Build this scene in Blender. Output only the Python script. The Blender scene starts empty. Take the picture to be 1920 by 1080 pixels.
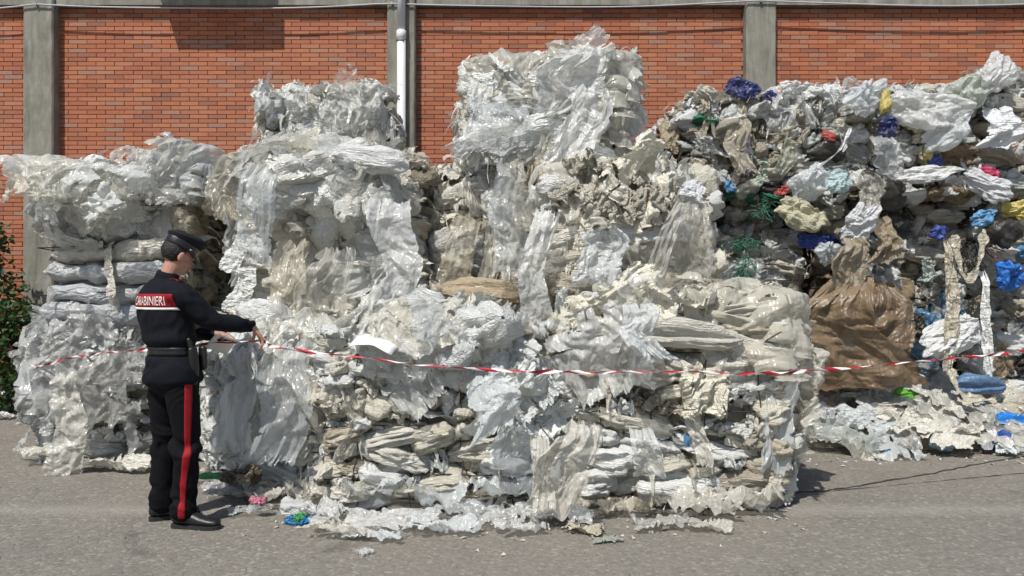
import bpy, math, random, time
import numpy as np
from mathutils import Vector, Matrix, Euler
T0 = time.time()
random.seed(11)
RNG = np.random.default_rng(11)
sc = bpy.context.scene
COL = sc.collection
R = math.radians

# ------------------------------------------------------------------ camera, sky, sun, exposure
F = 1397.0            # focal length in photograph pixels
HZ = 530.0            # horizon row in the photograph
CH = 1.5              # camera height
cam = bpy.data.cameras.new('camera')
cam.sensor_width = 36.0
cam.lens = 36.0 * F / 1920.0
cam.shift_y = (HZ - 540.0) / 1920.0
cam.clip_end = 400.0
cam_o = bpy.data.objects.new('camera', cam)
cam_o.location = (0, 0, CH)
cam_o.rotation_euler = (R(90), 0, 0)
COL.objects.link(cam_o)
sc.camera = cam_o

SUN_EL, SUN_AZ = R(56), R(27)      # azimuth: sun stands behind the camera, this far to the left
world = bpy.data.worlds.new('World')
sc.world = world
world.use_nodes = True
wn = world.node_tree.nodes
sky = wn.new('ShaderNodeTexSky')
sky.sky_type = 'NISHITA'
sky.sun_disc = False
sky.sun_elevation = SUN_EL
sky.sun_rotation = R(180) + SUN_AZ
wn['Background'].inputs['Strength'].default_value = 0.10
world.node_tree.links.new(sky.outputs[0], wn['Background'].inputs['Color'])
sl = bpy.data.lights.new('sun', 'SUN')
sl.energy = 4.6
sl.angle = R(0.53)
sl.color = (1.0, 0.96, 0.9)
sun = bpy.data.objects.new('sun', sl)
COL.objects.link(sun)
tosun = Vector((-math.sin(SUN_AZ) * math.cos(SUN_EL), -math.cos(SUN_AZ) * math.cos(SUN_EL), math.sin(SUN_EL)))
sun.rotation_euler = tosun.to_track_quat('Z', 'Y').to_euler()
sun.location = tosun * 30
sc.view_settings.view_transform = 'Standard'
sc.view_settings.look = 'None'
sc.view_settings.exposure = 0.0
sc.view_settings.gamma = 1.0
sc.view_settings.use_curve_mapping = False
sc.cycles.max_bounces = 6
sc.cycles.diffuse_bounces = 3
sc.cycles.glossy_bounces = 2
sc.cycles.transmission_bounces = 4
sc.cycles.transparent_max_bounces = 6
sc.cycles.use_denoising = True
sc.cycles.use_adaptive_sampling = True
sc.cycles.adaptive_threshold = 0.03
sc.cycles.sample_clamp_indirect = 6.0

def PX(px, py, d):
    """photograph pixel at distance d -> world point"""
    return Vector(((px - 960) * d / F, d, CH + (HZ - py) * d / F))

# ------------------------------------------------------------------ helpers
def link(o, parent=None):
    COL.objects.link(o)
    if parent is not None:
        o.parent = parent
    return o

def tag(o, label=None, cat=None, group=None, kind=None):
    if label: o['label'] = label
    if cat: o['category'] = cat
    if group: o['group'] = group
    if kind: o['kind'] = kind
    return o

def obj(name, me, mat=None, parent=None, loc=(0, 0, 0), rot=(0, 0, 0), scale=(1, 1, 1), color=None):
    om = None
    if isinstance(me, tuple): me, om = me
    o = bpy.data.objects.new(name, me)
    if om is not None:                     # material carried by the object, mesh data shared
        if len(me.materials) == 0: me.materials.append(om)
        o.material_slots[0].link = 'OBJECT'
        o.material_slots[0].material = om
    if mat is not None and me is not None and len(me.materials) == 0:
        me.materials.append(mat)
    o.location = loc
    o.rotation_euler = rot
    o.scale = scale
    if color is not None:
        o.color = color
    return link(o, parent)

def empty(name, loc=(0, 0, 0), rz=0.0):
    o = bpy.data.objects.new(name, None)
    o.empty_display_size = 0.2
    o.location = loc
    o.rotation_euler = (0, 0, rz)
    return link(o)

def mesh(name, V, Fc, smooth=True, mat=None):
    me = bpy.data.meshes.new(name)
    V = np.asarray(V, dtype=np.float32).reshape(-1, 3)
    if isinstance(Fc, np.ndarray) and Fc.ndim == 2:
        k = Fc.shape[1]
        me.vertices.add(len(V)); me.vertices.foreach_set('co', V.ravel())
        me.loops.add(Fc.size); me.loops.foreach_set('vertex_index', Fc.astype(np.int32).ravel())
        me.polygons.add(len(Fc))
        me.polygons.foreach_set('loop_start', np.arange(0, Fc.size, k, dtype=np.int32))
        me.update(calc_edges=True)
    else:
        me.from_pydata([tuple(v) for v in V], [], Fc)
    me.polygons.foreach_set('use_smooth', np.full(len(me.polygons), bool(smooth)))
    if mat is not None:
        me.materials.append(mat)
    me.update()
    return me

class MB:
    """collects simple solids into one mesh"""
    def __init__(s): s.v = []; s.f = []; s.mi = []
    def add(s, V, Fc, mi=0):
        o = len(s.v); s.v += [tuple(v) for v in V]
        for f in Fc:
            s.f.append(tuple(i + o for i in f)); s.mi.append(mi)
        return s
    def box(s, x0, x1, y0, y1, z0, z1, mi=0):
        return s.add([(x0,y0,z0),(x1,y0,z0),(x1,y1,z0),(x0,y1,z0),(x0,y0,z1),(x1,y0,z1),(x1,y1,z1),(x0,y1,z1)],
            [(0,3,2,1),(4,5,6,7),(0,1,5,4),(1,2,6,5),(2,3,7,6),(3,0,4,7)], mi)
    def tube(s, pts, rad, n=10, cap=True, mi=0, up=(0,0,1), ell=None, close=False):
        """swept tube; rad scalar or list; ell: list of (ra, rb) radii across / along the up side"""
        pts = [Vector(p) for p in pts]; m = len(pts); rings = []
        up = Vector(up)
        for i, p in enumerate(pts):
            if close: t = pts[(i+1) % m] - pts[i-1]
            else: t = pts[min(i+1, m-1)] - pts[max(i-1, 0)]
            t.normalize()
            u = up.copy()
            if abs(t.dot(u)) > 0.95: u = Vector((0, 1, 0)) if abs(t.y) < 0.9 else Vector((1, 0, 0))
            a = t.cross(u).normalized(); b = a.cross(t).normalized()
            if ell is not None: ra, rb = ell[i]
            else:
                ra = rb = rad[i] if hasattr(rad, '__len__') else rad
            rings.append([p + a*ra*math.cos(2*math.pi*k/n) + b*rb*math.sin(2*math.pi*k/n) for k in range(n)])
        V = [v for r in rings for v in r]; Fc = []
        for i in range(m if close else m-1):
            j = (i+1) % m
            for k in range(n):
                Fc.append((i*n+k, i*n+(k+1) % n, j*n+(k+1) % n, j*n+k))
        if cap and not close:
            Fc.append(tuple(range(n))[::-1]); Fc.append(tuple((m-1)*n+k for k in range(n)))
        return s.add(V, [f[::-1] for f in Fc], mi)
    def build(s, name, mat=None, parent=None, smooth=False, **kw):
        me = bpy.data.meshes.new(name)
        me.from_pydata(s.v, [], s.f)
        mats = mat if isinstance(mat, (list, tuple)) else [mat]
        for m in mats:
            if m is not None: me.materials.append(m)
        if len(mats) > 1:
            me.polygons.foreach_set('material_index', s.mi)
        me.polygons.foreach_set('use_smooth', np.full(len(me.polygons), bool(smooth)))
        me.update()
        return obj(name, me, None, parent, **kw)

# ------------------------------------------------------------------ materials
def newmat(name):
    m = bpy.data.materials.new(name); m.use_nodes = True
    nt = m.node_tree; nt.nodes.clear()
    out = nt.nodes.new('ShaderNodeOutputMaterial')
    return m, nt, out

def N(nt, typ, **kw):
    n = nt.nodes.new(typ)
    for k, v in kw.items():
        if k.startswith('i_'):
            key = k[2:].replace('_', ' ')
            n.inputs[int(key) if key.isdigit() else key].default_value = v
        else: setattr(n, k, v)
    return n

def L(nt, a, b): nt.links.new(a, b)

def ramp(nt, fac, stops):
    r = N(nt, 'ShaderNodeValToRGB')
    e = r.color_ramp.elements
    while len(e) < len(stops): e.new(0.5)
    for i, (p, c) in enumerate(stops):
        e[i].position = p
        e[i].color = c if len(c) == 4 else (*c, 1)
    L(nt, fac, r.inputs[0])
    return r.outputs[0]

def mixc(nt, fac, a, b, mode='MIX'):
    m = N(nt, 'ShaderNodeMix', data_type='RGBA', blend_type=mode)
    for s, val in ((m.inputs[0], fac), (m.inputs[6], a), (m.inputs[7], b)):
        if hasattr(val, 'is_linked') or hasattr(val, 'links'): L(nt, val, s)
        elif isinstance(val, (int, float)): s.default_value = val
        else: s.default_value = val if len(val) == 4 else (*val, 1)
    return m.outputs[2]

def math_(nt, op, a, b=0.0):
    m = N(nt, 'ShaderNodeMath', operation=op)
    for s, val in ((m.inputs[0], a), (m.inputs[1], b)):
        if hasattr(val, 'links'): L(nt, val, s)
        else: s.default_value = val
    return m.outputs[0]

def coords(nt, rnd=True, scale=(1, 1, 1)):
    tc = N(nt, 'ShaderNodeTexCoord')
    mp = N(nt, 'ShaderNodeMapping'); mp.inputs['Scale'].default_value = scale
    L(nt, tc.outputs['Object'], mp.inputs['Vector'])
    if rnd:
        oi = N(nt, 'ShaderNodeObjectInfo')
        ml = N(nt, 'ShaderNodeVectorMath', operation='SCALE')
        cb = N(nt, 'ShaderNodeCombineXYZ')
        for k in range(3): L(nt, oi.outputs['Random'], cb.inputs[k])
        L(nt, cb.outputs[0], ml.inputs[0]); ml.inputs['Scale'].default_value = 37.0
        L(nt, ml.outputs[0], mp.inputs['Location'])
    return mp.outputs[0]

def noise(nt, vec, scale, detail=4, rough=0.55, dist=0.0):
    n = N(nt, 'ShaderNodeTexNoise')
    n.inputs['Scale'].default_value = scale; n.inputs['Detail'].default_value = detail
    n.inputs['Roughness'].default_value = rough; n.inputs['Distortion'].default_value = dist
    L(nt, vec, n.inputs['Vector'])
    return n.outputs['Fac']

def film_mat(name, alpha=0.9, transl=0.3, rough=0.28, dirt=1.0, nscale=1.0, bump=0.5, streak=(11, 1.6, 2.2)):
    """thin polythene: object colour = film tint, object alpha = how dirty it is"""
    m, nt, out = newmat(name)
    v = coords(nt)
    oi = N(nt, 'ShaderNodeObjectInfo')
    n1 = noise(nt, v, 2.6 * nscale, 3, 0.6, 0.0)
    n2 = noise(nt, v, 9.0 * nscale, 3, 0.6)
    d1 = ramp(nt, n1, [(0.38, (0, 0, 0)), (0.68, (1, 1, 1))])
    d2 = ramp(nt, n2, [(0.45, (0, 0, 0)), (0.75, (1, 1, 1))])
    dd = math_(nt, 'MULTIPLY', math_(nt, 'ADD', math_(nt, 'MULTIPLY', d1, 0.75), math_(nt, 'MULTIPLY', d2, 0.35)), oi.outputs['Alpha'])
    dd = math_(nt, 'MINIMUM', math_(nt, 'MULTIPLY', dd, dirt), 1.0)
    dcol = ramp(nt, n2, [(0.3, (0.21, 0.165, 0.11)), (0.55, (0.42, 0.355, 0.25)), (0.8, (0.54, 0.475, 0.35))])
    col = mixc(nt, dd, oi.outputs['Color'], dcol)
    # fine crumple: thin V shaped creases
    def crease(n, k):
        return math_(nt, 'MINIMUM', math_(nt, 'MULTIPLY', math_(nt, 'ABSOLUTE', math_(nt, 'SUBTRACT', n, 0.5)), k), 0.5)
    mps = N(nt, 'ShaderNodeMapping'); mps.inputs['Scale'].default_value = streak; L(nt, v, mps.inputs['Vector'])
    n3 = noise(nt, mps.outputs[0], 1.0 * nscale, 2, 0.6, 0.6)
    hh = math_(nt, 'ADD', math_(nt, 'MULTIPLY', crease(n3, 3.0), 1.3), math_(nt, 'MULTIPLY', crease(n2, 3.0), 0.6))
    bp = N(nt, 'ShaderNodeBump'); bp.inputs['Strength'].default_value = bump; bp.inputs['Distance'].default_value = 0.05
    L(nt, hh, bp.inputs['Height'])
    pr = N(nt, 'ShaderNodeBsdfPrincipled')
    L(nt, col, pr.inputs['Base Color']); L(nt, bp.outputs[0], pr.inputs['Normal'])
    pr.inputs['Roughness'].default_value = rough
    pr.inputs['IOR'].default_value = 1.5
    tr = N(nt, 'ShaderNodeBsdfTranslucent'); L(nt, col, tr.inputs['Color']); L(nt, bp.outputs[0], tr.inputs['Normal'])
    mx = N(nt, 'ShaderNodeMixShader'); mx.inputs[0].default_value = transl
    L(nt, pr.outputs[0], mx.inputs[1]); L(nt, tr.outputs[0], mx.inputs[2])
    if alpha < 1.0:
        # see-through film: scattering part by thickness (longer path at a slant), clear gloss on top
        df = N(nt, 'ShaderNodeBsdfDiffuse'); L(nt, col, df.inputs['Color']); L(nt, bp.outputs[0], df.inputs['Normal'])
        m0 = N(nt, 'ShaderNodeMixShader'); m0.inputs[0].default_value = transl
        L(nt, df.outputs[0], m0.inputs[1]); L(nt, tr.outputs[0], m0.inputs[2])
        tp = N(nt, 'ShaderNodeBsdfTransparent')
        fr = N(nt, 'ShaderNodeFresnel'); ge_ = N(nt, 'ShaderNodeNewGeometry'); L(nt, math_(nt, 'ADD', 1.5, math_(nt, 'MULTIPLY', ge_.outputs['Backfacing'], 1/1.5-1.5)), fr.inputs['IOR']); L(nt, bp.outputs[0], fr.inputs['Normal'])
        m2 = N(nt, 'ShaderNodeMixShader')
        a = math_(nt, 'ADD', alpha, math_(nt, 'ADD', math_(nt, 'MULTIPLY', dd, 0.3), math_(nt, 'MULTIPLY', fr.outputs[0], 0.5)))
        a = math_(nt, 'MINIMUM', a, 1.0)
        L(nt, a, m2.inputs[0]); L(nt, tp.outputs[0], m2.inputs[1]); L(nt, m0.outputs[0], m2.inputs[2])
        gl = N(nt, 'ShaderNodeBsdfGlossy'); gl.inputs['Roughness'].default_value = rough; L(nt, bp.outputs[0], gl.inputs['Normal'])
        m3 = N(nt, 'ShaderNodeMixShader'); L(nt, fr.outputs[0], m3.inputs[0])
        L(nt, m2.outputs[0], m3.inputs[1]); L(nt, gl.outputs[0], m3.inputs[2])
        L(nt, m3.outputs[0], out.inputs[0])
    else:
        L(nt, mx.outputs[0], out.inputs[0])
    return m

def plain_mat(name, col, rough=0.6, var=0.15, scale=20, bump=0.0, spec=0.5, metal=0.0, bscale=None):
    m, nt, out = newmat(name)
    v = coords(nt, rnd=False)
    n1 = noise(nt, v, scale, 5, 0.6)
    c = ramp(nt, n1, [(0.25, tuple(x*(1-var) for x in col)), (0.75, tuple(min(1, x*(1+var)) for x in col))])
    pr = N(nt, 'ShaderNodeBsdfPrincipled')
    L(nt, c, pr.inputs['Base Color']); pr.inputs['Roughness'].default_value = rough
    pr.inputs['Specular IOR Level'].default_value = spec; pr.inputs['Metallic'].default_value = metal
    if bump:
        bp = N(nt, 'ShaderNodeBump'); bp.inputs['Strength'].default_value = bump; bp.inputs['Distance'].default_value = 0.01
        L(nt, noise(nt, v, bscale or scale*3, 4, 0.6), bp.inputs['Height']); L(nt, bp.outputs[0], pr.inputs['Normal'])
    L(nt, pr.outputs[0], out.inputs[0])
    return m
# ------------------------------------------------------------------ thin film simulated as a mass-spring grid
def vnoise(P, seed, scale):
    """cheap smooth 3D noise in [-1,1], sum of random sines"""
    rg = np.random.default_rng(seed)
    out = np.zeros(P.shape[:-1])
    for k in range(7):
        d = rg.normal(size=3); d /= np.linalg.norm(d)
        f = scale * rg.uniform(0.6, 1.9)
        out += np.sin((P @ d) * f * 6.283 + rg.uniform(0, 6.28)) * rg.uniform(0.5, 1)
    return out / 3.2

def cnoise(P, seed, scales=((2.5, .03, 3), (6, .012, 4), (14, .005, 4)), aniso=(1, 1, 1), warp=0.06):
    """height of creased film: triangle folds along random straight lines at several sizes"""
    rg = np.random.default_rng(seed)
    an = np.array(aniso, float)
    W = P + warp*np.stack([vnoise(P, seed+k, 1.3) for k in range(3)], -1)
    out = np.zeros(P.shape[:-1])
    for f, amp, cnt in scales:
        for k in range(cnt):
            d = rg.normal(size=3)*an; d /= np.linalg.norm(d)
            t = (W @ d)*f*rg.uniform(0.7, 1.4) + rg.uniform(0, 1)
            tri = np.abs((t % 1.0) - 0.5)*2                # 0..1, sharp both ways
            m = 0.5 + 0.5*np.clip(vnoise(P, seed*3+k+int(f*10), f*0.3)*1.6, -1, 1)   # a fold fades out along its length
            out += amp*(tri-0.5)*m*1.6
    return out

def _con(P, sl_a, sl_b, L0, k, push_only=False):
    a = P[sl_a]; b = P[sl_b]
    d = b - a
    l = np.sqrt((d * d).sum(-1, keepdims=True)) + 1e-9
    e = (l - L0) / l
    if push_only: e = np.minimum(e, 0)
    c = (0.5 * k) * e * d
    P[sl_a] += c
    P[sl_b] -= c

S_ = slice
_A = S_(None)
PAIRS = [((_A, _A, S_(0, -1)), (_A, _A, S_(1, None))), ((_A, S_(0, -1)), (_A, S_(1, None))),
         ((_A, S_(0, -1), S_(0, -1)), (_A, S_(1, None), S_(1, None))), ((_A, S_(0, -1), S_(1, None)), (_A, S_(1, None), S_(0, -1))),
         ((_A, _A, S_(0, -2)), (_A, _A, S_(2, None))), ((_A, S_(0, -2)), (_A, S_(2, None))),
         ((_A, _A, S_(0, -4)), (_A, _A, S_(4, None))), ((_A, S_(0, -4)), (_A, S_(4, None)))]

def rest_of(P):
    out = []
    for a, b in PAIRS:
        d = P[b] - P[a]
        out.append(np.sqrt((d*d).sum(-1, keepdims=True)))
    return out

def flat_rest(hx, hy, kbmin=0.55):
    dg = math.hypot(hx, hy)
    return [hx, hy, dg, dg, 2*hx*kbmin, 2*hy*kbmin]

def relax(P, rest, it, kb=0.2, pin=None, km=0.0):
    crum = len(rest) == 8
    for _ in range(it):
        _con(P, *PAIRS[0], rest[0], 0.95); _con(P, *PAIRS[1], rest[1], 0.95)
        _con(P, *PAIRS[2], rest[2], 0.5); _con(P, *PAIRS[3], rest[3], 0.5)
        if kb:
            _con(P, *PAIRS[4], rest[4], kb, not crum); _con(P, *PAIRS[5], rest[5], kb, not crum)
        if km and crum:
            _con(P, *PAIRS[6], rest[6], km); _con(P, *PAIRS[7], rest[7], km)
        if pin is not None: pin(P)

def upsample(P):
    B, n, m, _ = P.shape
    Q = np.zeros((B, 2*n-1, 2*m-1, 3))
    Q[:, ::2, ::2] = P
    Q[:, 1::2, ::2] = 0.5*(P[:, 1:] + P[:, :-1])
    Q[:, :, 1::2] = 0.5*(Q[:, :, 2::2] + Q[:, :, :-2:2])
    return Q

def grid_uv(n, m):
    u, v = np.meshgrid(np.linspace(0, 1, m), np.linspace(0, 1, n))
    return u, v

def grid_mesh(name, P, keep=None):
    n, m, _ = P.shape
    idx = np.arange(n*m).reshape(n, m)
    q = np.stack([idx[:-1, :-1], idx[:-1, 1:], idx[1:, 1:], idx[1:, :-1]], -1).reshape(-1, 4)
    if keep is not None: q = q[keep[:-1, :-1].ravel()]
    used = np.unique(q)
    remap = np.zeros(n*m, int); remap[used] = np.arange(len(used))
    return mesh(name, P.reshape(-1, 3)[used], remap[q])

def ragged(n, m, seed, amt=0.12, holes=0.0, sides=(1, 1, 1, 1), slits=5):
    """mask of grid cells kept: torn edges (u0, u1, v0, v1), with deep slits"""
    u, v = grid_uv(n, m)
    rg = np.random.default_rng(seed)
    def edge(t, sd):
        q = np.stack([t, np.full_like(t, sd*0.37), np.zeros_like(t)], -1)
        e = 0.25 + 0.7*np.abs(vnoise(q, seed+sd, 1.6)) + 0.45*np.abs(vnoise(q, seed+sd+9, 6)) + 0.12*np.abs(vnoise(q, seed+sd+19, 17))
        for _ in range(slits):
            c = rg.uniform(0, 1); e = e + rg.uniform(0.5, 2.6)*np.exp(-((t-c)/rg.uniform(0.008, 0.03))**2)
        return amt*e
    k = np.ones((n, m), bool)
    if sides[0]: k &= u > edge(v, 1)
    if sides[1]: k &= 1-u > edge(v, 2)
    if sides[2]: k &= v > edge(u, 3)
    if sides[3]: k &= 1-v > edge(u, 4)
    if holes:
        Q = np.stack([u, v, np.zeros_like(u)], -1)
        k &= vnoise(Q, seed+2, 3.0) < 1.0-holes
    return k

def crumple(B, n, m, seed, w, h, cx, cy, amp=0.05, freq=2.5, thick=0.08, fr2=7):
    """sheets (w x h) squeezed evenly in their plane to cx, cy of their size: they buckle into creases"""
    rg = np.random.default_rng(seed)
    n0, m0 = (n+1)//2, (m+1)//2
    u, v = grid_uv(n0, m0)
    P = np.zeros((B, n0, m0, 3))
    for b in range(B):
        P[b, ..., 0] = (u-0.5)*w; P[b, ..., 1] = (v-0.5)*h
        an = np.array([1.0, 1.0, 1.0])
        if cx < cy*0.8: an = np.array([1.0, 0.25, 1.0])
        P[b, ..., 2] = amp*vnoise(P[b]*an, seed*3+b, freq) + amp*0.5*vnoise(P[b]*an, seed*5+b, fr2)
    tx, ty = cx, cy
    for stage in range(2):
        if stage == 1:
            P = upsample(P); P[..., 2] += rg.normal(size=P.shape[:3])*0.003
        rest = flat_rest(w/(P.shape[2]-1), h/(P.shape[1]-1))
        ns = 46 if stage == 0 else 18
        for s in range(ns):
            t = min(1.0, (s+1)/(ns*0.8)) if stage == 0 else 1.0
            for a, (c, e) in enumerate(((tx, w), (ty, h))):
                want = e*(1-(1-c)*t)*0.29       # spread of an even sheet
                sd = P[..., a].std(axis=(1, 2), keepdims=True)
                P[..., a] *= np.minimum(want/np.maximum(sd, 1e-6), 1.0)
            z = P[..., 2]
            P[..., 2] = np.where(np.abs(z) > thick, np.sign(z)*(thick + (np.abs(z)-thick)*0.7), z)
            relax(P, rest, 4, kb=0.2)
    P -= P.mean(axis=(1, 2), keepdims=True)
    return P

def make_wads(B, n, seed, r_end=0.36, squash=1.0, comp=0.7):
    """crumpled sheets folded up into loose balls"""
    rg = np.random.default_rng(seed)
    C = crumple(B, n, n, seed, 1.0, 1.0, comp, comp, 0.05, 2.4, 0.10)
    P = C[:, ::2, ::2].copy()
    rad = np.array([1.0, 1.0, squash])
    for b in range(B):
        P[b, ..., 2] += 0.12*vnoise(P[b], seed*31+b, 1.6)
    for stage in range(2):
        if stage == 1:
            P = upsample(P)
            Cs = upsample(C[:, ::2, ::2])
            P += (C - Cs)
        rest = rest_of(C[:, ::2, ::2] if stage == 0 else C)
        for s in range(50 if stage == 0 else 16):
            t = min(1.0, s/40) if stage == 0 else 1.0
            r = 0.55*comp/0.7*(1-t) + r_end*comp*t
            Q = P/rad
            l = np.sqrt((Q*Q).sum(-1, keepdims=True))+1e-9
            P -= (Q/l)*np.maximum(l - r, 0)*rad*0.5
            if stage == 0: P[..., :2] *= 0.995
            if stage == 0 and s % 6 == 0:
                for b in range(B):
                    k = rg.normal(size=3); k /= np.linalg.norm(k)
                    P[b] += k*0.05*vnoise(P[b], int(rg.integers(1e6)), 2.0)[..., None]
            relax(P, rest, 4, kb=0.25)
    P -= P.mean(axis=(1, 2), keepdims=True)
    P /= np.abs(P).max(axis=(1, 2), keepdims=True)*2    # fills a unit cube
    return P

def sd_roundbox(P, b, r):
    q = np.abs(P) - (b - r)
    o = np.maximum(q, 0)
    lo = np.sqrt((o*o).sum(-1)) + 1e-9
    ins = np.minimum(q.max(-1), 0)
    g = o/lo[..., None]
    deep = ins < 0
    ax = q.argmax(-1)
    g2 = np.zeros_like(P); np.put_along_axis(g2, ax[..., None], 1.0, -1)
    g = np.where(deep[..., None], g2, g)*np.sign(P + 1e-12)
    return lo*(~deep) + ins - r, g

def normals(P):
    du = np.gradient(P, axis=2); dv = np.gradient(P, axis=1)
    n = np.cross(du, dv)
    return n/(np.linalg.norm(n, axis=-1, keepdims=True)+1e-9)

def smooth_grid(P, it):
    for _ in range(it):
        Q = P.copy()
        Q[:, 1:-1, 1:-1] = 0.25*(P[:, 2:, 1:-1] + P[:, :-2, 1:-1] + P[:, 1:-1, 2:] + P[:, 1:-1, :-2])
        P = Q
    return P

def inject(P, C, gain, aniso=(1, 1, 1)):
    """put the creases of the crumpled sheet C back onto the draped sheet P"""
    z = C[..., 2]*gain*0.3
    for b in range(len(P)):
        z[b] += gain*cnoise(C[b], 900+b, FOLDS, aniso, 0.1)
    P = P + normals(smooth_grid(P, 3))*z[..., None]
    return P

FOLDS = ((1.8, .055, 4), (4.5, .034, 5), (10, .018, 6), (24, .0075, 5))
def make_drapes(B, n, seed, size, off, box=(0.5, 0.5, 0.5), rr=0.12, fluff=0.05, shrink=0.13, grav=0.0016, gain=1.0):
    """sheets dropped over a unit bale (top at z = +0.5) that then settles and leaves them slack; then creased"""
    rg = np.random.default_rng(seed)
    box = np.array(box)
    sx, sy = size
    u, v = grid_uv(n, n)
    C = np.stack([(u-0.5)*sx, (v-0.5)*sy, 0*u], -1)
    n0 = (n+1)//2
    P = np.zeros((B, n0, n0, 3))
    for b in range(B):
        a = rg.uniform(-0.6, 0.6)
        x = C[::2, ::2, 0]; y = C[::2, ::2, 1]
        P[b, ..., 0] = (x*math.cos(a) - y*math.sin(a))*0.9 + off[b][0]
        P[b, ..., 1] = (x*math.sin(a) + y*math.cos(a))*0.9 + off[b][1]
        P[b, ..., 2] = 0.75 + 0.08*vnoise(P[b], seed*11+b, 2.0)
    for stage in range(2):
        if stage == 1:
            P = upsample(P)
        rest = flat_rest(sx/(P.shape[2]-1), sy/(P.shape[1]-1), 0.5)
        V = np.zeros_like(P)
        nl = np.stack([fluff*(vnoise(P[b], seed*7+b, 1.2)) for b in range(B)])
        ns = 110 if stage == 0 else 14
        for s in range(ns):
            grow = shrink*max(0.0, 1 - max(0, s-50)/50.0) if stage == 0 else 0.0
            P0 = P.copy()
            P += V*0.92; P[..., 2] -= grav
            relax(P, rest, 6, kb=0.2)
            sd, g = sd_roundbox(P, box + grow, rr + grow*0.3)
            pen = np.maximum(nl + 0.02 - sd, 0)
            P += g*pen[..., None]
            V = P - P0
            V[pen > 0] *= 0.25
    P = upsample(P); C = upsample(C[None])[0]
    N_ = normals(smooth_grid(P, 3))
    for b in range(B):
        P[b] += N_[b]*(0.02 + gain*cnoise(C, seed*17+b, FOLDS, (1, .45, 1), 0.10))[..., None]
    return P

def make_strips(B, n, m, seed, w, h, gather=0.6):
    """film hanging from a gathered top edge: long straight folds that open out downwards"""
    out = []
    u, v = grid_uv(n, m)
    for b in range(B):
        rg = np.random.default_rng(seed*90+b)
        g = gather*rg.uniform(.85, 1.15)
        x = (u-0.5)*w*(g + (1-g)*np.minimum(1, v*rg.uniform(1.2, 2.6))**0.8)
        C = np.stack([(u-0.5)*w, v*h*0.9, 0*u], -1)
        t = u*rg.uniform(2.5, 4.5) + 0.35*vnoise(C, seed*3+b, 0.8) + rg.uniform(0, 1)
        y = w*0.07*(np.abs(t % 1 - .5)*2 - .5)*(1-0.75*v)
        y = y + cnoise(C/max(w, .4), seed*41+b, ((0.8, .06, 4), (2.2, .032, 5), (5, .013, 6), (12, .005, 5)), (1, .5, 1), 0.2)*max(w, .4)*1.1
        x = x + 0.05*w*vnoise(C, seed*43+b, 1.0)*v*2 + w*rg.uniform(-.3, .3)*v**2
        vv = np.stack([v*h, 0*v, 0*v], -1)
        x = x*(1 + 0.26*vnoise(vv, seed*61+b, 0.6)) + 0.30*w*vnoise(vv, seed*67+b, 0.8)*np.minimum(1, v*2)
        z = -v*h*(1 + 0.04*vnoise(C*np.array([2, .2, 1]), seed*47+b, 1.0))
        ca = 0.5*vnoise(vv, seed*71+b, 0.6)*v          # the sheet turns a little on itself
        x, y = x*np.cos(ca*1.6) - y*np.sin(ca*1.6)*0.5, y*np.cos(ca) - np.abs(x*np.sin(ca*1.6))*0.5
        y = y + 0.06*vnoise(C*np.array([.3, 1, 1]), seed*53+b, 0.7) - 0.10*np.exp(-((v-0.0)/.12)**2)*-1
        out.append(np.stack([x, y - 0.03, z], -1))
    return np.array(out)

def make_litter(B, n, seed, comp=0.6, thick=0.09, amp=0.06):
    """slack creased sheets lying flat, about one unit across"""
    out = []
    u, v = grid_uv(n, n)
    for b in range(B):
        P = np.stack([u-0.5, v-0.5, 0*u], -1)
        an = (1, .4, 1) if b % 2 else (1, 1, 1)
        z = cnoise(P, seed*5+b, ((1.5, .10, 4), (3.6, .055, 5), (8, .022, 5), (18, .008, 4)), an, 0.12)
        P[..., 0] += 0.06*vnoise(P, seed+b, 1.5); P[..., 1] += 0.06*vnoise(P, seed+b+40, 1.5)
        P[..., 2] = z - z.min() + 0.003
        out.append(P)
    return np.array(out)

def make_flakes(B, n, seed):
    """torn pieces of film, bent and creased, about one unit across"""
    out = []
    u, v = grid_uv(n, n)
    for b in range(B):
        rg = np.random.default_rng(seed*50+b)
        P = np.stack([u-0.5, v-0.5, 0*u], -1)
        z = cnoise(P, seed*7+b, ((1.3, .20, 3), (3.2, .075, 4), (8, .03, 4)))
        k = rg.uniform(1.0, 3.2)*rg.choice((-1, 1)); a = rg.uniform(0, 6.28)
        x = P[..., 0]*math.cos(a) + P[..., 1]*math.sin(a); y = -P[..., 0]*math.sin(a) + P[..., 1]*math.cos(a)
        rr = 1/k + z
        out.append(np.stack([rr*np.sin(x*k), y*rg.uniform(.7, 1), rr*np.cos(x*k) - 1/k], -1))
    return np.array(out)

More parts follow.
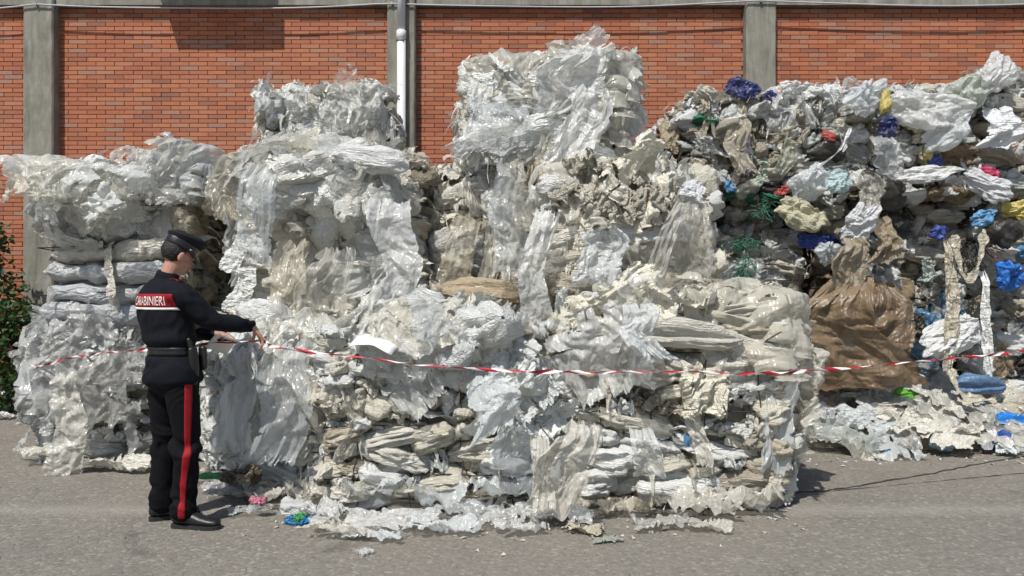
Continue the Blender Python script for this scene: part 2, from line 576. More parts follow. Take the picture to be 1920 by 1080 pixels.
def make_pads(B, n, seed):
    """bundles of film squeezed flat by the baler: long creases running to pinched ends, in a unit cube"""
    out = []
    th, ph = np.meshgrid(np.linspace(0, 2*np.pi, n), np.linspace(-1, 1, n*2//3))
    for b in range(B):
        rg = np.random.default_rng(seed*60+b)
        r = (1-np.abs(ph)**rg.uniform(2.2, 4))**0.6
        sg = lambda q, e: np.sign(q)*np.abs(q)**e
        y = sg(np.cos(th), 0.8)*r; z = sg(np.sin(th), 0.8)*r
        z = z + 0.18*ph*rg.uniform(-1, 1) + 0.15*np.sin(ph*3+rg.uniform(0, 6))
        D = np.stack([ph, y, z], -1)*0.5
        c = cnoise(D, seed*8+b, ((1.2, .10, 3), (3.5, .055, 4), (8, .022, 4)), (0.35, 1, 1.2), 0.12)
        nn = np.stack([0.2*ph, np.cos(th), np.sin(th)], -1)
        P = D + nn*c[..., None]*(0.3+0.7*r)[..., None]*1.5
        P[:, -1] = P[:, 0]
        out.append(P)
    return np.array(out)

def make_bags(B, n, seed):
    """part filled bags: a pinched neck, pleats running from it and creased sides, in a unit cube"""
    out = []
    for b in range(B):
        rg = np.random.default_rng(seed*100+b)
        th, ph = np.meshgrid(np.linspace(0, 2*np.pi, n), np.linspace(0.0, np.pi, n//2+1))
        t = ph/np.pi
        r = np.sin(ph)**0.75
        neck = np.exp(-(t/0.10)**2)
        x = np.cos(th); y = np.sin(th)
        D = np.stack([x*r, y*r, np.cos(ph)], -1)
        k = rg.uniform(0.8, 1.2)
        pleat = np.sin(th*rg.integers(7, 12) + 2*np.sin(th*2+rg.uniform(0, 6)))*0.16*np.exp(-((t-0.1)/0.4)**2)
        cre = 0.16*vnoise(D, seed*7+b, 0.55) + cnoise(D, seed*9+b, ((0.6, .15, 4), (1.5, .055, 5), (4, .022, 6), (9, .010, 5)))
        R_ = 1 + pleat + cre*1.4
        P = np.stack([D[..., 0]*R_*0.5*k, D[..., 1]*R_*0.45, (np.cos(ph)*0.42*R_) + neck*0.12], -1)
        P[..., 2] -= 0.03
        P[:, -1] = P[:, 0]
        out.append(P)
    return np.array(out)

def make_sacks(B, n, seed):
    """limp flattened bags: irregular outline with corners, both skins creased, in a unit cube (thin along y)"""
    V_, F_ = [], []
    u, v = grid_uv(n, n)
    for b in range(B):
        rg = np.random.default_rng(seed*70+b)
        x = (u-.5)*2; z = (v-.5)*2
        k = np.maximum(np.abs(x), np.abs(z))+1e-6
        r2 = np.sqrt(x*x+z*z)+1e-6
        q = k/r2                                    # square -> circle blend keeps soft corners
        sq = 0.15+0.85*q
        Q = np.stack([x*sq, 0*x, z*sq], -1)
        e = 1 + 0.30*vnoise(Q, seed*3+b, 0.5) + 0.14*vnoise(Q, seed*5+b, 1.4) + .05*vnoise(Q, seed*6+b, 4)
        X = Q[..., 0]*e*.5; Z = Q[..., 2]*e*.5*rg.uniform(.8, 1)
        th = np.sqrt(np.maximum(0, 1-k**3))
        com = cnoise(Q*.5, seed*7+b, ((1.2, .12, 4), (3, .05, 5), (7, .02, 6)), (1, 1, .6), .15)
        P = []
        for sgn in (-1, 1):
            own = cnoise(Q*.5, seed*11+b*3+sgn, ((1.5, .08, 4), (3.6, .045, 5), (8, .022, 6), (16, .01, 5)), (1, 1, .7), .15)
            P.append(np.stack([X, sgn*(.16*th + own*th*.9) + com, Z], -1))
        V = np.concatenate([P[0].reshape(-1, 3), P[1].reshape(-1, 3)])
        idx = np.arange(n*n).reshape(n, n)
        f = np.stack([idx[:-1, :-1], idx[:-1, 1:], idx[1:, 1:], idx[1:, :-1]], -1).reshape(-1, 4)
        V_.append(V); F_.append(np.concatenate([f, f[:, ::-1] + n*n]))
    return V_, F_
# ------------------------------------------------------------------ materials in use
M_milky = film_mat('film_milky', 1.0, 0.20, 0.28, bump=0.5, streak=(1.6, 10, 10))
M_sheet = film_mat('film_sheet', 0.62, 0.32, 0.22, bump=0.3)
M_clear = film_mat('film_clear', 0.36, 0.3, 0.18, bump=0.3)
M_core = film_mat('film_core', 1.0, 0.05, 0.5)
M_opaque = film_mat('plastic_bag', 1.0, 0.12, 0.30, bump=0.25)
M_brown = film_mat('brown_film', 0.9, 0.25, 0.4, bump=0.3)
M_roll = film_mat('film_roll', 1.0, 0.08, 0.42, bump=0.5, streak=(3, 9, 9))
M_wire = plain_mat('tie_wire', (0.03, 0.025, 0.02), 0.6, 0.3)

def asphalt_mat():
    m, nt, out = newmat('asphalt')
    v = coords(nt, rnd=False)
    big = noise(nt, v, 0.35, 5, 0.6, 0.6)
    mid = noise(nt, v, 2.2, 5, 0.65, 0.4)
    gr = N(nt, 'ShaderNodeTexVoronoi'); gr.inputs['Scale'].default_value = 48; L(nt, v, gr.inputs['Vector'])
    gv = N(nt, 'ShaderNodeSeparateColor'); L(nt, gr.outputs['Color'], gv.inputs[0])
    stone = ramp(nt, gv.outputs[0], [(0.0, (0.115, 0.103, 0.085)), (0.4, (0.175, 0.16, 0.135)), (0.85, (0.225, 0.208, 0.178)), (1.0, (0.36, 0.34, 0.30))])
    fine = noise(nt, v, 80, 4, 0.75)
    c = mixc(nt, 0.45, stone, ramp(nt, fine, [(0.3, (0.13, 0.119, 0.10)), (0.7, (0.25, 0.232, 0.20))]))
    c = mixc(nt, ramp(nt, big, [(0.38, (0, 0, 0)), (0.62, (0.55, 0.55, 0.55))]), c, mixc(nt, 0.5, c, (0.27, 0.24, 0.195)))
    c = mixc(nt, ramp(nt, mid, [(0.55, (0, 0, 0)), (0.75, (0.5, 0.5, 0.5))]), c, (0.12, 0.108, 0.095))
    sp = noise(nt, v, 0.9, 6, 0.7, 1.2)
    c = mixc(nt, ramp(nt, sp, [(0.60, (0, 0, 0)), (0.66, (0.55, 0.55, 0.55)), (0.8, (0.7, 0.7, 0.7))]), c, (0.085, 0.078, 0.068))
    # dusty pale streak that runs along the yard
    sx = N(nt, 'ShaderNodeSeparateXYZ'); L(nt, v, sx.inputs[0])
    yy = math_(nt, 'ADD', sx.outputs[1], math_(nt, 'MULTIPLY', mid, 0.16))
    st = math_(nt, 'SUBTRACT', 1.0, math_(nt, 'MULTIPLY', math_(nt, 'ABSOLUTE', math_(nt, 'SUBTRACT', yy, 5.0)), 6.0))
    st = math_(nt, 'MULTIPLY', math_(nt, 'MAXIMUM', st, 0.0), 0.35)
    c = mixc(nt, st, c, (0.36, 0.34, 0.30))
    pr = N(nt, 'ShaderNodeBsdfPrincipled'); L(nt, c, pr.inputs['Base Color']); pr.inputs['Roughness'].default_value = 0.9
    bp = N(nt, 'ShaderNodeBump'); bp.inputs['Strength'].default_value = 0.6; bp.inputs['Distance'].default_value = 0.006
    h = math_(nt, 'ADD', math_(nt, 'MULTIPLY', gr.outputs['Distance'], -1.0), fine)
    L(nt, h, bp.inputs['Height']); L(nt, bp.outputs[0], pr.inputs['Normal'])
    L(nt, pr.outputs[0], out.inputs[0])
    return m

def brick_mat():
    m, nt, out = newmat('brick_clay')
    oi = N(nt, 'ShaderNodeObjectInfo'); ge = N(nt, 'ShaderNodeNewGeometry')
    r = math_(nt, 'FRACT', math_(nt, 'ADD', math_(nt, 'MULTIPLY', oi.outputs['Random'], 7.31), ge.outputs['Random Per Island']))
    c = ramp(nt, r, [(0.0, (0.25, 0.10, 0.065)), (0.12, (0.34, 0.108, 0.052)), (0.5, (0.39, 0.127, 0.060)), (0.8, (0.44, 0.158, 0.075)), (0.92, (0.37, 0.18, 0.115)), (1.0, (0.30, 0.17, 0.125))])
    tc = N(nt, 'ShaderNodeTexCoord'); mp = N(nt, 'ShaderNodeVectorMath', operation='ADD')
    L(nt, ge.outputs['Position'], mp.inputs[0])
    v = mp.outputs[0]
    n1 = noise(nt, v, 11, 5, 0.65)
    c = mixc(nt, ramp(nt, n1, [(0.55, (0, 0, 0)), (0.8, (0.6, 0.6, 0.6))]), c, (0.25, 0.07, 0.04))
    big = noise(nt, v, 0.7, 4, 0.6)
    c = mixc(nt, ramp(nt, big, [(0.4, (0, 0, 0)), (0.75, (0.3, 0.3, 0.3))]), c, (0.42, 0.20, 0.12))
    pr = N(nt, 'ShaderNodeBsdfPrincipled'); L(nt, c, pr.inputs['Base Color']); pr.inputs['Roughness'].default_value = 0.8
    bp = N(nt, 'ShaderNodeBump'); bp.inputs['Strength'].default_value = 0.35; bp.inputs['Distance'].default_value = 0.004
    L(nt, noise(nt, v, 60, 4, 0.6), bp.inputs['Height']); L(nt, bp.outputs[0], pr.inputs['Normal'])
    L(nt, pr.outputs[0], out.inputs[0])
    return m

def concrete_mat():
    m, nt, out = newmat('concrete')
    ge = N(nt, 'ShaderNodeNewGeometry'); v0 = ge.outputs['Position']
    mp = N(nt, 'ShaderNodeMapping'); mp.inputs['Scale'].default_value = (1, 1, 0.18); L(nt, v0, mp.inputs['Vector'])
    a = noise(nt, mp.outputs[0], 9, 6, 0.65, 0.5); b = noise(nt, v0, 26, 5, 0.7)
    c = ramp(nt, a, [(0.3, (0.155, 0.145, 0.115)), (0.5, (0.235, 0.225, 0.185)), (0.72, (0.33, 0.32, 0.275))])
    c = mixc(nt, ramp(nt, b, [(0.62, (0, 0, 0)), (0.72, (0.8, 0.8, 0.8))]), c, (0.42, 0.41, 0.37))
    c = mixc(nt, ramp(nt, noise(nt, v0, 3, 4, 0.7), [(0.5, (0, 0, 0)), (0.7, (0.6, 0.6, 0.6))]), c, (0.14, 0.14, 0.105))
    pr = N(nt, 'ShaderNodeBsdfPrincipled'); L(nt, c, pr.inputs['Base Color']); pr.inputs['Roughness'].default_value = 0.9
    bp = N(nt, 'ShaderNodeBump'); bp.inputs['Strength'].default_value = 0.5; bp.inputs['Distance'].default_value = 0.006
    L(nt, b, bp.inputs['Height']); L(nt, bp.outputs[0], pr.inputs['Normal'])
    L(nt, pr.outputs[0], out.inputs[0])
    return m
M_asphalt, M_brick, M_conc = asphalt_mat(), brick_mat(), concrete_mat()
M_mortar = plain_mat('mortar', (0.15, 0.085, 0.06), 0.9, 0.4, 30, 0.3)

# ------------------------------------------------------------------ the yard
tag(obj('ground', mesh('ground', [(-60, -30, 0), (60, -30, 0), (60, 60, 0), (-60, 60, 0)], [(0, 1, 2, 3)]), M_asphalt), kind='structure')
# open joint in the asphalt on the right
cr = MB(); pa = PX(1575, 922, 1); pb = PX(2100, 826, 1)
def gpt(px, py, z=0.0):
    d = F*(CH - z)/(py - HZ)
    return Vector(((px-960)*d/F, d, z))
pts = [gpt(1490, 925), gpt(1570, 918), gpt(1640, 906), gpt(1740, 890), gpt(1830, 871), gpt(1935, 853), gpt(2100, 826)]
V = []; fc = []
fine_pts = []
for i in range(len(pts)-1):
    for k in range(8): fine_pts.append(pts[i].lerp(pts[i+1], k/8))
for i, p in enumerate(fine_pts):
    j = Vector((0, 1, 0))*random.uniform(-0.012, 0.012)
    w = random.uniform(0.006, 0.016)
    V += [p + j + Vector((0, -w, 0.004)), p + j + Vector((0, w, 0.004))]
    if i: fc.append((2*i-2, 2*i-1, 2*i+1, 2*i))
tag(obj('ground_crack', mesh('ground_crack', V, fc), plain_mat('crack_dirt', (0.035, 0.03, 0.025), 0.95, 0.4)), kind='structure')

# ------------------------------------------------------------------ factory wall
WY = 10.3
XW0, XW1, ZT = -9.2, 9.2, 6.4
wall = empty('brick_wall', (0, WY, 0))
tag(wall, 'red brick factory wall rising behind the plastic bales', 'wall')
cols = [(-6.66, -6.25), (-1.70, -1.32), (3.19, 3.60)]
bk = MB().box(XW0, XW1, 0.012, 0.35, 0, ZT); bk.build('mortar_bed', M_mortar, wall)
BL, BH, JN = 0.257, 0.0608, 0.009
bm1 = MB().box(0, BL-JN, -0.004, 0.05, 0, BH-JN); unit = bm1.build('brick', M_brick, wall); bme = unit.data
bpy.data.objects.remove(unit)
bays = [(XW0, cols[0][0]), (cols[0][1], cols[1][0]), (cols[1][1], cols[2][0]), (cols[2][1], XW1)]
rest_b = MB(); cand = []
rowsn = int(5.30/BH)
for (a, b) in bays:
    for r in range(rowsn):
        z = r*BH
        x = a - random.uniform(0, 0.01) - (BL*0.5 if r % 2 else 0.0)
        while x < b:
            x0, x1 = max(x, a), min(x + BL - JN, b)
            if x1 - x0 > 0.02:
                full = (x1-x0) > BL - JN - 1e-4
                pr_ = random.uniform(-0.003, 0.003)
                px = 960 + F*(x0+0.12)/WY; py = HZ - F*(z-CH)/WY
                vis = full and 0 < py < 300 and ((120 < px < 470) or (800 < px < 870) or (1200 < px < 1240) or (560 < px < 700 and py < 140) or (480 < px < 720 and py < 120) or (1200 < px < 1890 and py < 110))
                if vis: cand.append((x0, z, pr_))
                else: rest_b.box(x0, x1, -0.004+pr_, 0.05, z, z + BH - JN)
            x += BL
random.shuffle(cand)
cand.sort(key=lambda c: 0 if (-6.2 < c[0] < -3.4 and c[1] > 3.0) else 1)
for i, (x0, z, pr_) in enumerate(cand):
    if i < 300: obj('brick', bme, None, wall, (x0, pr_, z))
    else: rest_b.box(x0, x0+BL-JN, -0.004+pr_, 0.05, z, z + BH - JN)
tag(rest_b.build('bricks', M_brick, wall), kind='stuff')

def rough_box(name, x0, x1, y0, y1, z0, z1, mat, seed, nx=10, nz=60, amp=0.004, cham=0.018):
    """concrete member with chamfered, slightly uneven front"""
    prof = [(x0, y1), (x0, y0+cham), (x0+cham, y0)] + [(x0+cham + (x1-x0-2*cham)*k/nx, y0) for k in range(1, nx)] + [(x1-cham, y0), (x1, y0+cham), (x1, y1)]
    V = []
    for j in range(nz+1):
        z = z0 + (z1-z0)*j/nz
        for (x, y) in prof: V.append((x, y, z))
    V = np.array(V); n = len(prof)
    o = vnoise(V, seed, 3)*amp + vnoise(V, seed+1, 11)*amp*0.6
    V[:, 1] += np.where(V[:, 1] < y1, o, 0); V[:, 0] += np.where(V[:, 1] < y1, vnoise(V, seed+2, 8)*amp*0.7, 0)
    fc = [(j*n+k, j*n+k+1, (j+1)*n+k+1, (j+1)*n+k) for j in range(nz) for k in range(n-1)]
    fc += [tuple(range(n)), tuple(nz*n+k for k in range(n))[::-1]]
    return mesh(name, V, fc, smooth=False, mat=mat)
clab = ['weathered concrete pillar at the left edge of the brick wall', 'weathered concrete pillar behind the white downpipe', 'weathered concrete pillar above the mixed rubbish bales', 'concrete pillar beyond the right edge of the picture']
for i, (a, b) in enumerate(cols):
    tag(obj('concrete_pillar', rough_box('concrete_pillar', a, b, WY-0.16, WY+0.2, 0, 6.4, M_conc, 40+i)), clab[i], 'pillar', 'concrete pillars of the wall')
beam = empty('concrete_beam', (0, WY, 5.30)); tag(beam, 'horizontal concrete beam along the top of the brick wall', 'beam')
for i, (a, b) in enumerate(bays):
    me = MB().box(a+0.003, b-0.003, -0.11, 0.0095, 0.0, 1.1).build('beam_span', M_conc, beam)
# unseen metal box, added high on the wall to cast a square shadow on the bricks
bx = empty('shadow_caster', (0, 0, 0)); tag(bx, 'unseen grey metal box added above the frame to cast the square wall shadow', 'shadow caster')
M_gal = plain_mat('galvanised', (0.4, 0.41, 0.42), 0.45, 0.15, 12, metal=0.7)
sx0 = (322-960)*WY/F; sx1 = (518-960)*WY/F
h_ = 0.55
MB().box(sx0-h_*0.51+0.1, sx1-h_*0.51+0.12, WY-h_, WY-0.12, 5.62, 6.6).build('casing', M_gal, bx)
MB().box(sx0-h_*0.51+0.07, sx1-h_*0.51+0.15, WY-h_-0.03, WY-0.12, 6.603, 6.64).build('lid', M_gal, bx)

# downpipe
pcx = (751.5-960)*10.02/F; pcy = WY-0.16-0.075
dp = empty('downpipe', (pcx, pcy, 0)); tag(dp, 'white and grey plastic rainwater downpipe on the middle pillar', 'downpipe')
M_pvc = plain_mat('white_pvc', (0.72, 0.72, 0.70), 0.35, 0.05, 8)
M_pvcg = plain_mat('grey_pvc', (0.72, 0.74, 0.75), 0.4, 0.08, 8)
zj = CH + (HZ-58)*10.05/F
MB().tube([(0, 0, 0.05), (0, 0, zj-0.07)], 0.058, 20).build('lower_pipe', M_pvc, dp, True)
MB().tube([(0, 0, zj), (0, 0, 6.4)], 0.055, 20).build('upper_pipe', M_pvcg, dp, True)
MB().tube([(0, 0, zj-0.1), (0, 0, zj-0.095), (0, 0, zj+0.005), (0, 0, zj+0.01)], [0.060, 0.066, 0.066, 0.058], 20).build('socket', M_pvc, dp, True)
for zz in (zj-0.12, 2.0, 0.6):
    MB().tube([(0, 0, zz-0.012), (0, 0, zz+0.012)], 0.069, 20).box(-0.012, 0.012, 0.05, 0.09, zz-0.012, zz+0.012).build('bracket', M_gal, dp)

# cable along the beam
M_cable = plain_mat('cable_grey', (0.45, 0.46, 0.48), 0.5, 0.1)
def cable(name, label, knots, r, mat, sag=0.0, dy=0.0, n=22):
    t = empty(name, knots[0]); tag(t, label, 'cable')
    pts = []
    for i in range(len(knots)-1):
        a, b = Vector(knots[i]), Vector(knots[i+1])
        for k in range(n):
            f = k/n; p = a.lerp(b, f); p.z -= sag*4*f*(1-f) + 0.006*math.sin(9*f+i) ; pts.append(p - Vector(knots[0]))
    pts.append(Vector(knots[-1]) - Vector(knots[0]))
    MB().tube(pts, r, 7).build('cable_run', mat, t, True)
    for k in knots:
        q = Vector(k) - Vector(knots[0])
        MB().box(q.x-0.012, q.x+0.012, q.y-0.014, q.y+0.03, q.z-0.02, q.z+0.02).build('clip', M_gal, t)
zc = lambda py, d: CH + (HZ-py)*d/F
yc = WY-0.19
cable('wall_cable', 'pale grey cable sagging between the pillars along the concrete beam',
      [(-9.0, yc, zc(14, yc)), (-6.46, yc, zc(7, yc)), (-1.63, yc, zc(6, yc)), (3.38, yc, zc(1, yc)), (8.3, yc, zc(0, yc))], 0.011, M_cable, 0.07)
# ------------------------------------------------------------------ library of crumpled film
WA = make_wads(10, 57, 21, 0.36, 1.0, 0.7)
DR = make_drapes(5, 97, 23, (1.45, 1.35), [(0, -.38), (.22, -.3), (-.25, -.32), (0.05, -0.15), (-.1, -.5)], fluff=0.07, gain=1.0)
DS = make_drapes(6, 81, 24, (0.9, 0.9), [(-.25, -.35), (.28, -.4), (0, -.3), (.35, -.1), (-.35, 0), (0.1, -.45)], fluff=0.06, gain=1.0)
SN = make_strips(6, 145, 49, 25, 0.30, 1.2, 0.75)
SB = make_strips(2, 129, 97, 31, 0.62, 1.0, 0.36)
SW = make_strips(6, 121, 89, 26, 0.62, 1.0, 0.6)
LT = make_litter(8, 89, 27, 0.6, 0.10, 0.07)
SKV, SKF = make_sacks(8, 57, 28)
FK = make_flakes(8, 41, 29)
PD = make_pads(10, 49, 30)
def lib(P, nm, mats=None, keepf=None):
    out = []
    for i in range(len(P)):
        k = keepf(P.shape[1], P.shape[2], i) if keepf else None
        out.append([grid_mesh(nm, P[i], k)] )
    return [o[0] for o in out]
wadm = lib(WA, 'film_wad', None)
openm = lib(FK, 'film_fluff', None, lambda n, m, i: ragged(n, m, 300+i, 0.07, 0.10, (1, 1, 1, 1), 2))
padm = lib(PD, 'film_pad')
drapem = lib(DR, 'film_drape', None, lambda n, m, i: ragged(n, m, 400+i, 0.13, 0.25))
dsm = lib(DS, 'film_drape', None, lambda n, m, i: ragged(n, m, 450+i, 0.13, 0.22))
snm = lib(SN, 'film_strip', None, lambda n, m, i: ragged(n, m, 500+i, 0.05, 0.0, (1, 1, 1, 1), 1))
sbm = lib(SB, 'brown_sheet', None, lambda n, m, i: ragged(n, m, 570+i, 0.05, 0.0, (1, 1, 0, 1), 1))
swm = lib(SW, 'film_strip', None, lambda n, m, i: ragged(n, m, 550+i, 0.07, 0.0, (1, 1, 1, 1), 2))
bagm = [mesh('bag', a, b) for a, b in zip(SKV, SKF)]
litm = lib(LT, 'film_litter', None, lambda n, m, i: ragged(n, m, 600+i, 0.09, 0.10, (1, 1, 1, 1), 3))
class _WM(tuple): pass
def withmat(me, mat): return _WM((me, mat))

def net_mesh(seed, n=46):
    rg = random.Random(seed); mb = MB()
    for k in range(n):
        c = Vector((rg.gauss(0, .2), rg.gauss(0, .12), rg.gauss(0, .2))); d = Vector((rg.gauss(0, 1), rg.gauss(0, .5), rg.gauss(0, .8))).normalized(); pts = []
        for q in range(7):
            pts.append(c.copy()); d = (d + Vector((rg.gauss(0, .5), rg.gauss(0, .3), rg.gauss(0, .5)-.35))).normalized(); c = c + d*rg.uniform(.05, .11)
        mb.tube(pts, rg.uniform(.008, .02), 5)
    return mesh('net', mb.v, mb.f, True)
netm = [net_mesh(80+i) for i in range(3)]

# unit core: rounded cube with uneven sides
def core_mesh(seed):
    n = 18
    g = np.linspace(-0.5, 0.5, n)
    V, fc = [], []
    a, b = np.meshgrid(g, g)
    for ax in range(3):
        for s in (-0.5, 0.5):
            o = len(V)
            P = np.zeros((n, n, 3)); P[..., ax] = s; P[..., (ax+1) % 3] = a; P[..., (ax+2) % 3] = b
            V += list(P.reshape(-1, 3))
            for i in range(n-1):
                for j in range(n-1):
                    q = (o+i*n+j, o+i*n+j+1, o+(i+1)*n+j+1, o+(i+1)*n+j)
                    fc.append(q if s > 0 else q[::-1])
    V = np.array(V)
    q = np.clip(V, -0.40, 0.40); d = V - q
    l = np.linalg.norm(d, axis=1, keepdims=True)+1e-9
    V = q + d/l*0.10
    V += (vnoise(V*np.array([1, 1, 2.6]), seed, 1.6)*0.022 + vnoise(V*np.array([1, 1, 3]), seed+1, 4)*0.014)[:, None]*np.sign(V)
    return mesh('core', V, fc, True, M_core)
cores = [core_mesh(70+i) for i in range(3)]

PAL = {
 'clean': [((0.78, 0.80, 0.77), 0.2, 5), ((0.82, 0.82, 0.77), 0.3, 4), ((0.72, 0.70, 0.61), 0.6, 3), ((0.58, 0.60, 0.59), 0.3, 2)],
 'cream': [((0.75, 0.72, 0.61), 0.5, 5), ((0.79, 0.765, 0.68), 0.4, 4), ((0.62, 0.57, 0.46), 0.8, 1.5), ((0.80, 0.81, 0.78), 0.2, 4), ((0.44, 0.40, 0.33), 0.6, 1.2), ((0.28, 0.25, 0.20), 0.5, 0.8), ((0.60, 0.47, 0.30), 0.6, 0.2)],
 'dirty': [((0.50, 0.46, 0.38), 0.9, 5), ((0.58, 0.54, 0.46), 0.8, 4), ((0.42, 0.37, 0.29), 1.0, 3), ((0.64, 0.63, 0.58), 0.4, 2)],
 'side': [((0.66, 0.60, 0.47), 0.6, 5), ((0.72, 0.69, 0.60), 0.5, 4), ((0.54, 0.46, 0.33), 0.7, 3)],
 'grey': [((0.50, 0.51, 0.49), 0.4, 4), ((0.42, 0.43, 0.42), 0.4, 3), ((0.62, 0.63, 0.61), 0.3, 3), ((0.50, 0.46, 0.38), 0.8, 2)],
 'mixed': [((0.64, 0.62, 0.54), 0.6, 9), ((0.80, 0.81, 0.79), 0.2, 12), ((0.44, 0.41, 0.33), 0.9, 5), ((0.35, 0.36, 0.35), 0.4, 4), ((0.60, 0.64, 0.60), 0.2, 4),
           ((0.03, 0.03, 0.032), 0.2, 2), ((0.02, 0.09, 0.42), 0.1, 0.6), ((0.03, 0.22, 0.14), 0.2, 0.7), ((0.55, 0.44, 0.07), 0.2, 0.25), ((0.10, 0.32, 0.55), 0.1, 0.6), ((0.45, 0.05, 0.05), 0.1, 0.1), ((0.28, 0.20, 0.12), 0.8, 1.5)],
}
CNAME = {(0.02, 0.09, 0.42): 'blue film wad', (0.03, 0.22, 0.14): 'green film wad', (0.55, 0.44, 0.07): 'yellow film wad', (0.10, 0.32, 0.55): 'light blue film wad', (0.45, 0.05, 0.05): 'red film wad', (0.03, 0.03, 0.032): 'black film wad'}
def tint(rg, pal):
    p = PAL[pal]; w = [x[2] for x in p]
    c, d, _ = rg.choices(p, w)[0]
    k = rg.uniform(0.9, 1.12)
    return (*[min(0.9, x*k) for x in c], min(1, d*rg.uniform(0.5, 1.5))), CNAME.get(c)

def ltint(rg, pal):
    while True:
        c, n = tint(rg, pal)
        if n is None and c[0] > .58 and c[2] > .52: return (*c[:3], c[3]*.45), n

def shards(n, pts, rg, s=0.09):
    """small torn film ends sticking out around the given (point, outward) pairs"""
    mb = MB()
    for _ in range(n):
        p, o = rg.choice(pts)
        p = Vector(p) + Vector((rg.uniform(-.06, .06), rg.uniform(-.06, .06), rg.uniform(-.03, .03)))
        d = (Vector(o) + Vector((rg.gauss(0, .5), rg.gauss(0, .5), rg.gauss(0, .4)))).normalized()
        side = d.cross(Vector((rg.gauss(0, 1), rg.gauss(0, 1), rg.gauss(0, 1)))).normalized()
        nrm = d.cross(side); l = s*rg.uniform(0.5, 2.6); w = min(.07, l*rg.uniform(0.1, 0.5))
        V = []; c = p.copy(); dr_ = d.copy()
        for k in range(5):
            ww = w*(1-k/4*0.75)*rg.uniform(0.6, 1.3)
            V += [c - side*ww*0.5, c + nrm*ww*rg.uniform(-.3, .3), c + side*ww*0.5]
            dr_ = (dr_ + Vector((rg.gauss(0, .25), rg.gauss(0, .25), -.45))).normalized()
            c = c + dr_*l*0.25
        fc = []
        for k in range(4):
            for j in range(2): a = k*3+j; fc.append((a, a+1, a+4, a+3))
        mb.add(V, fc)
    return mb

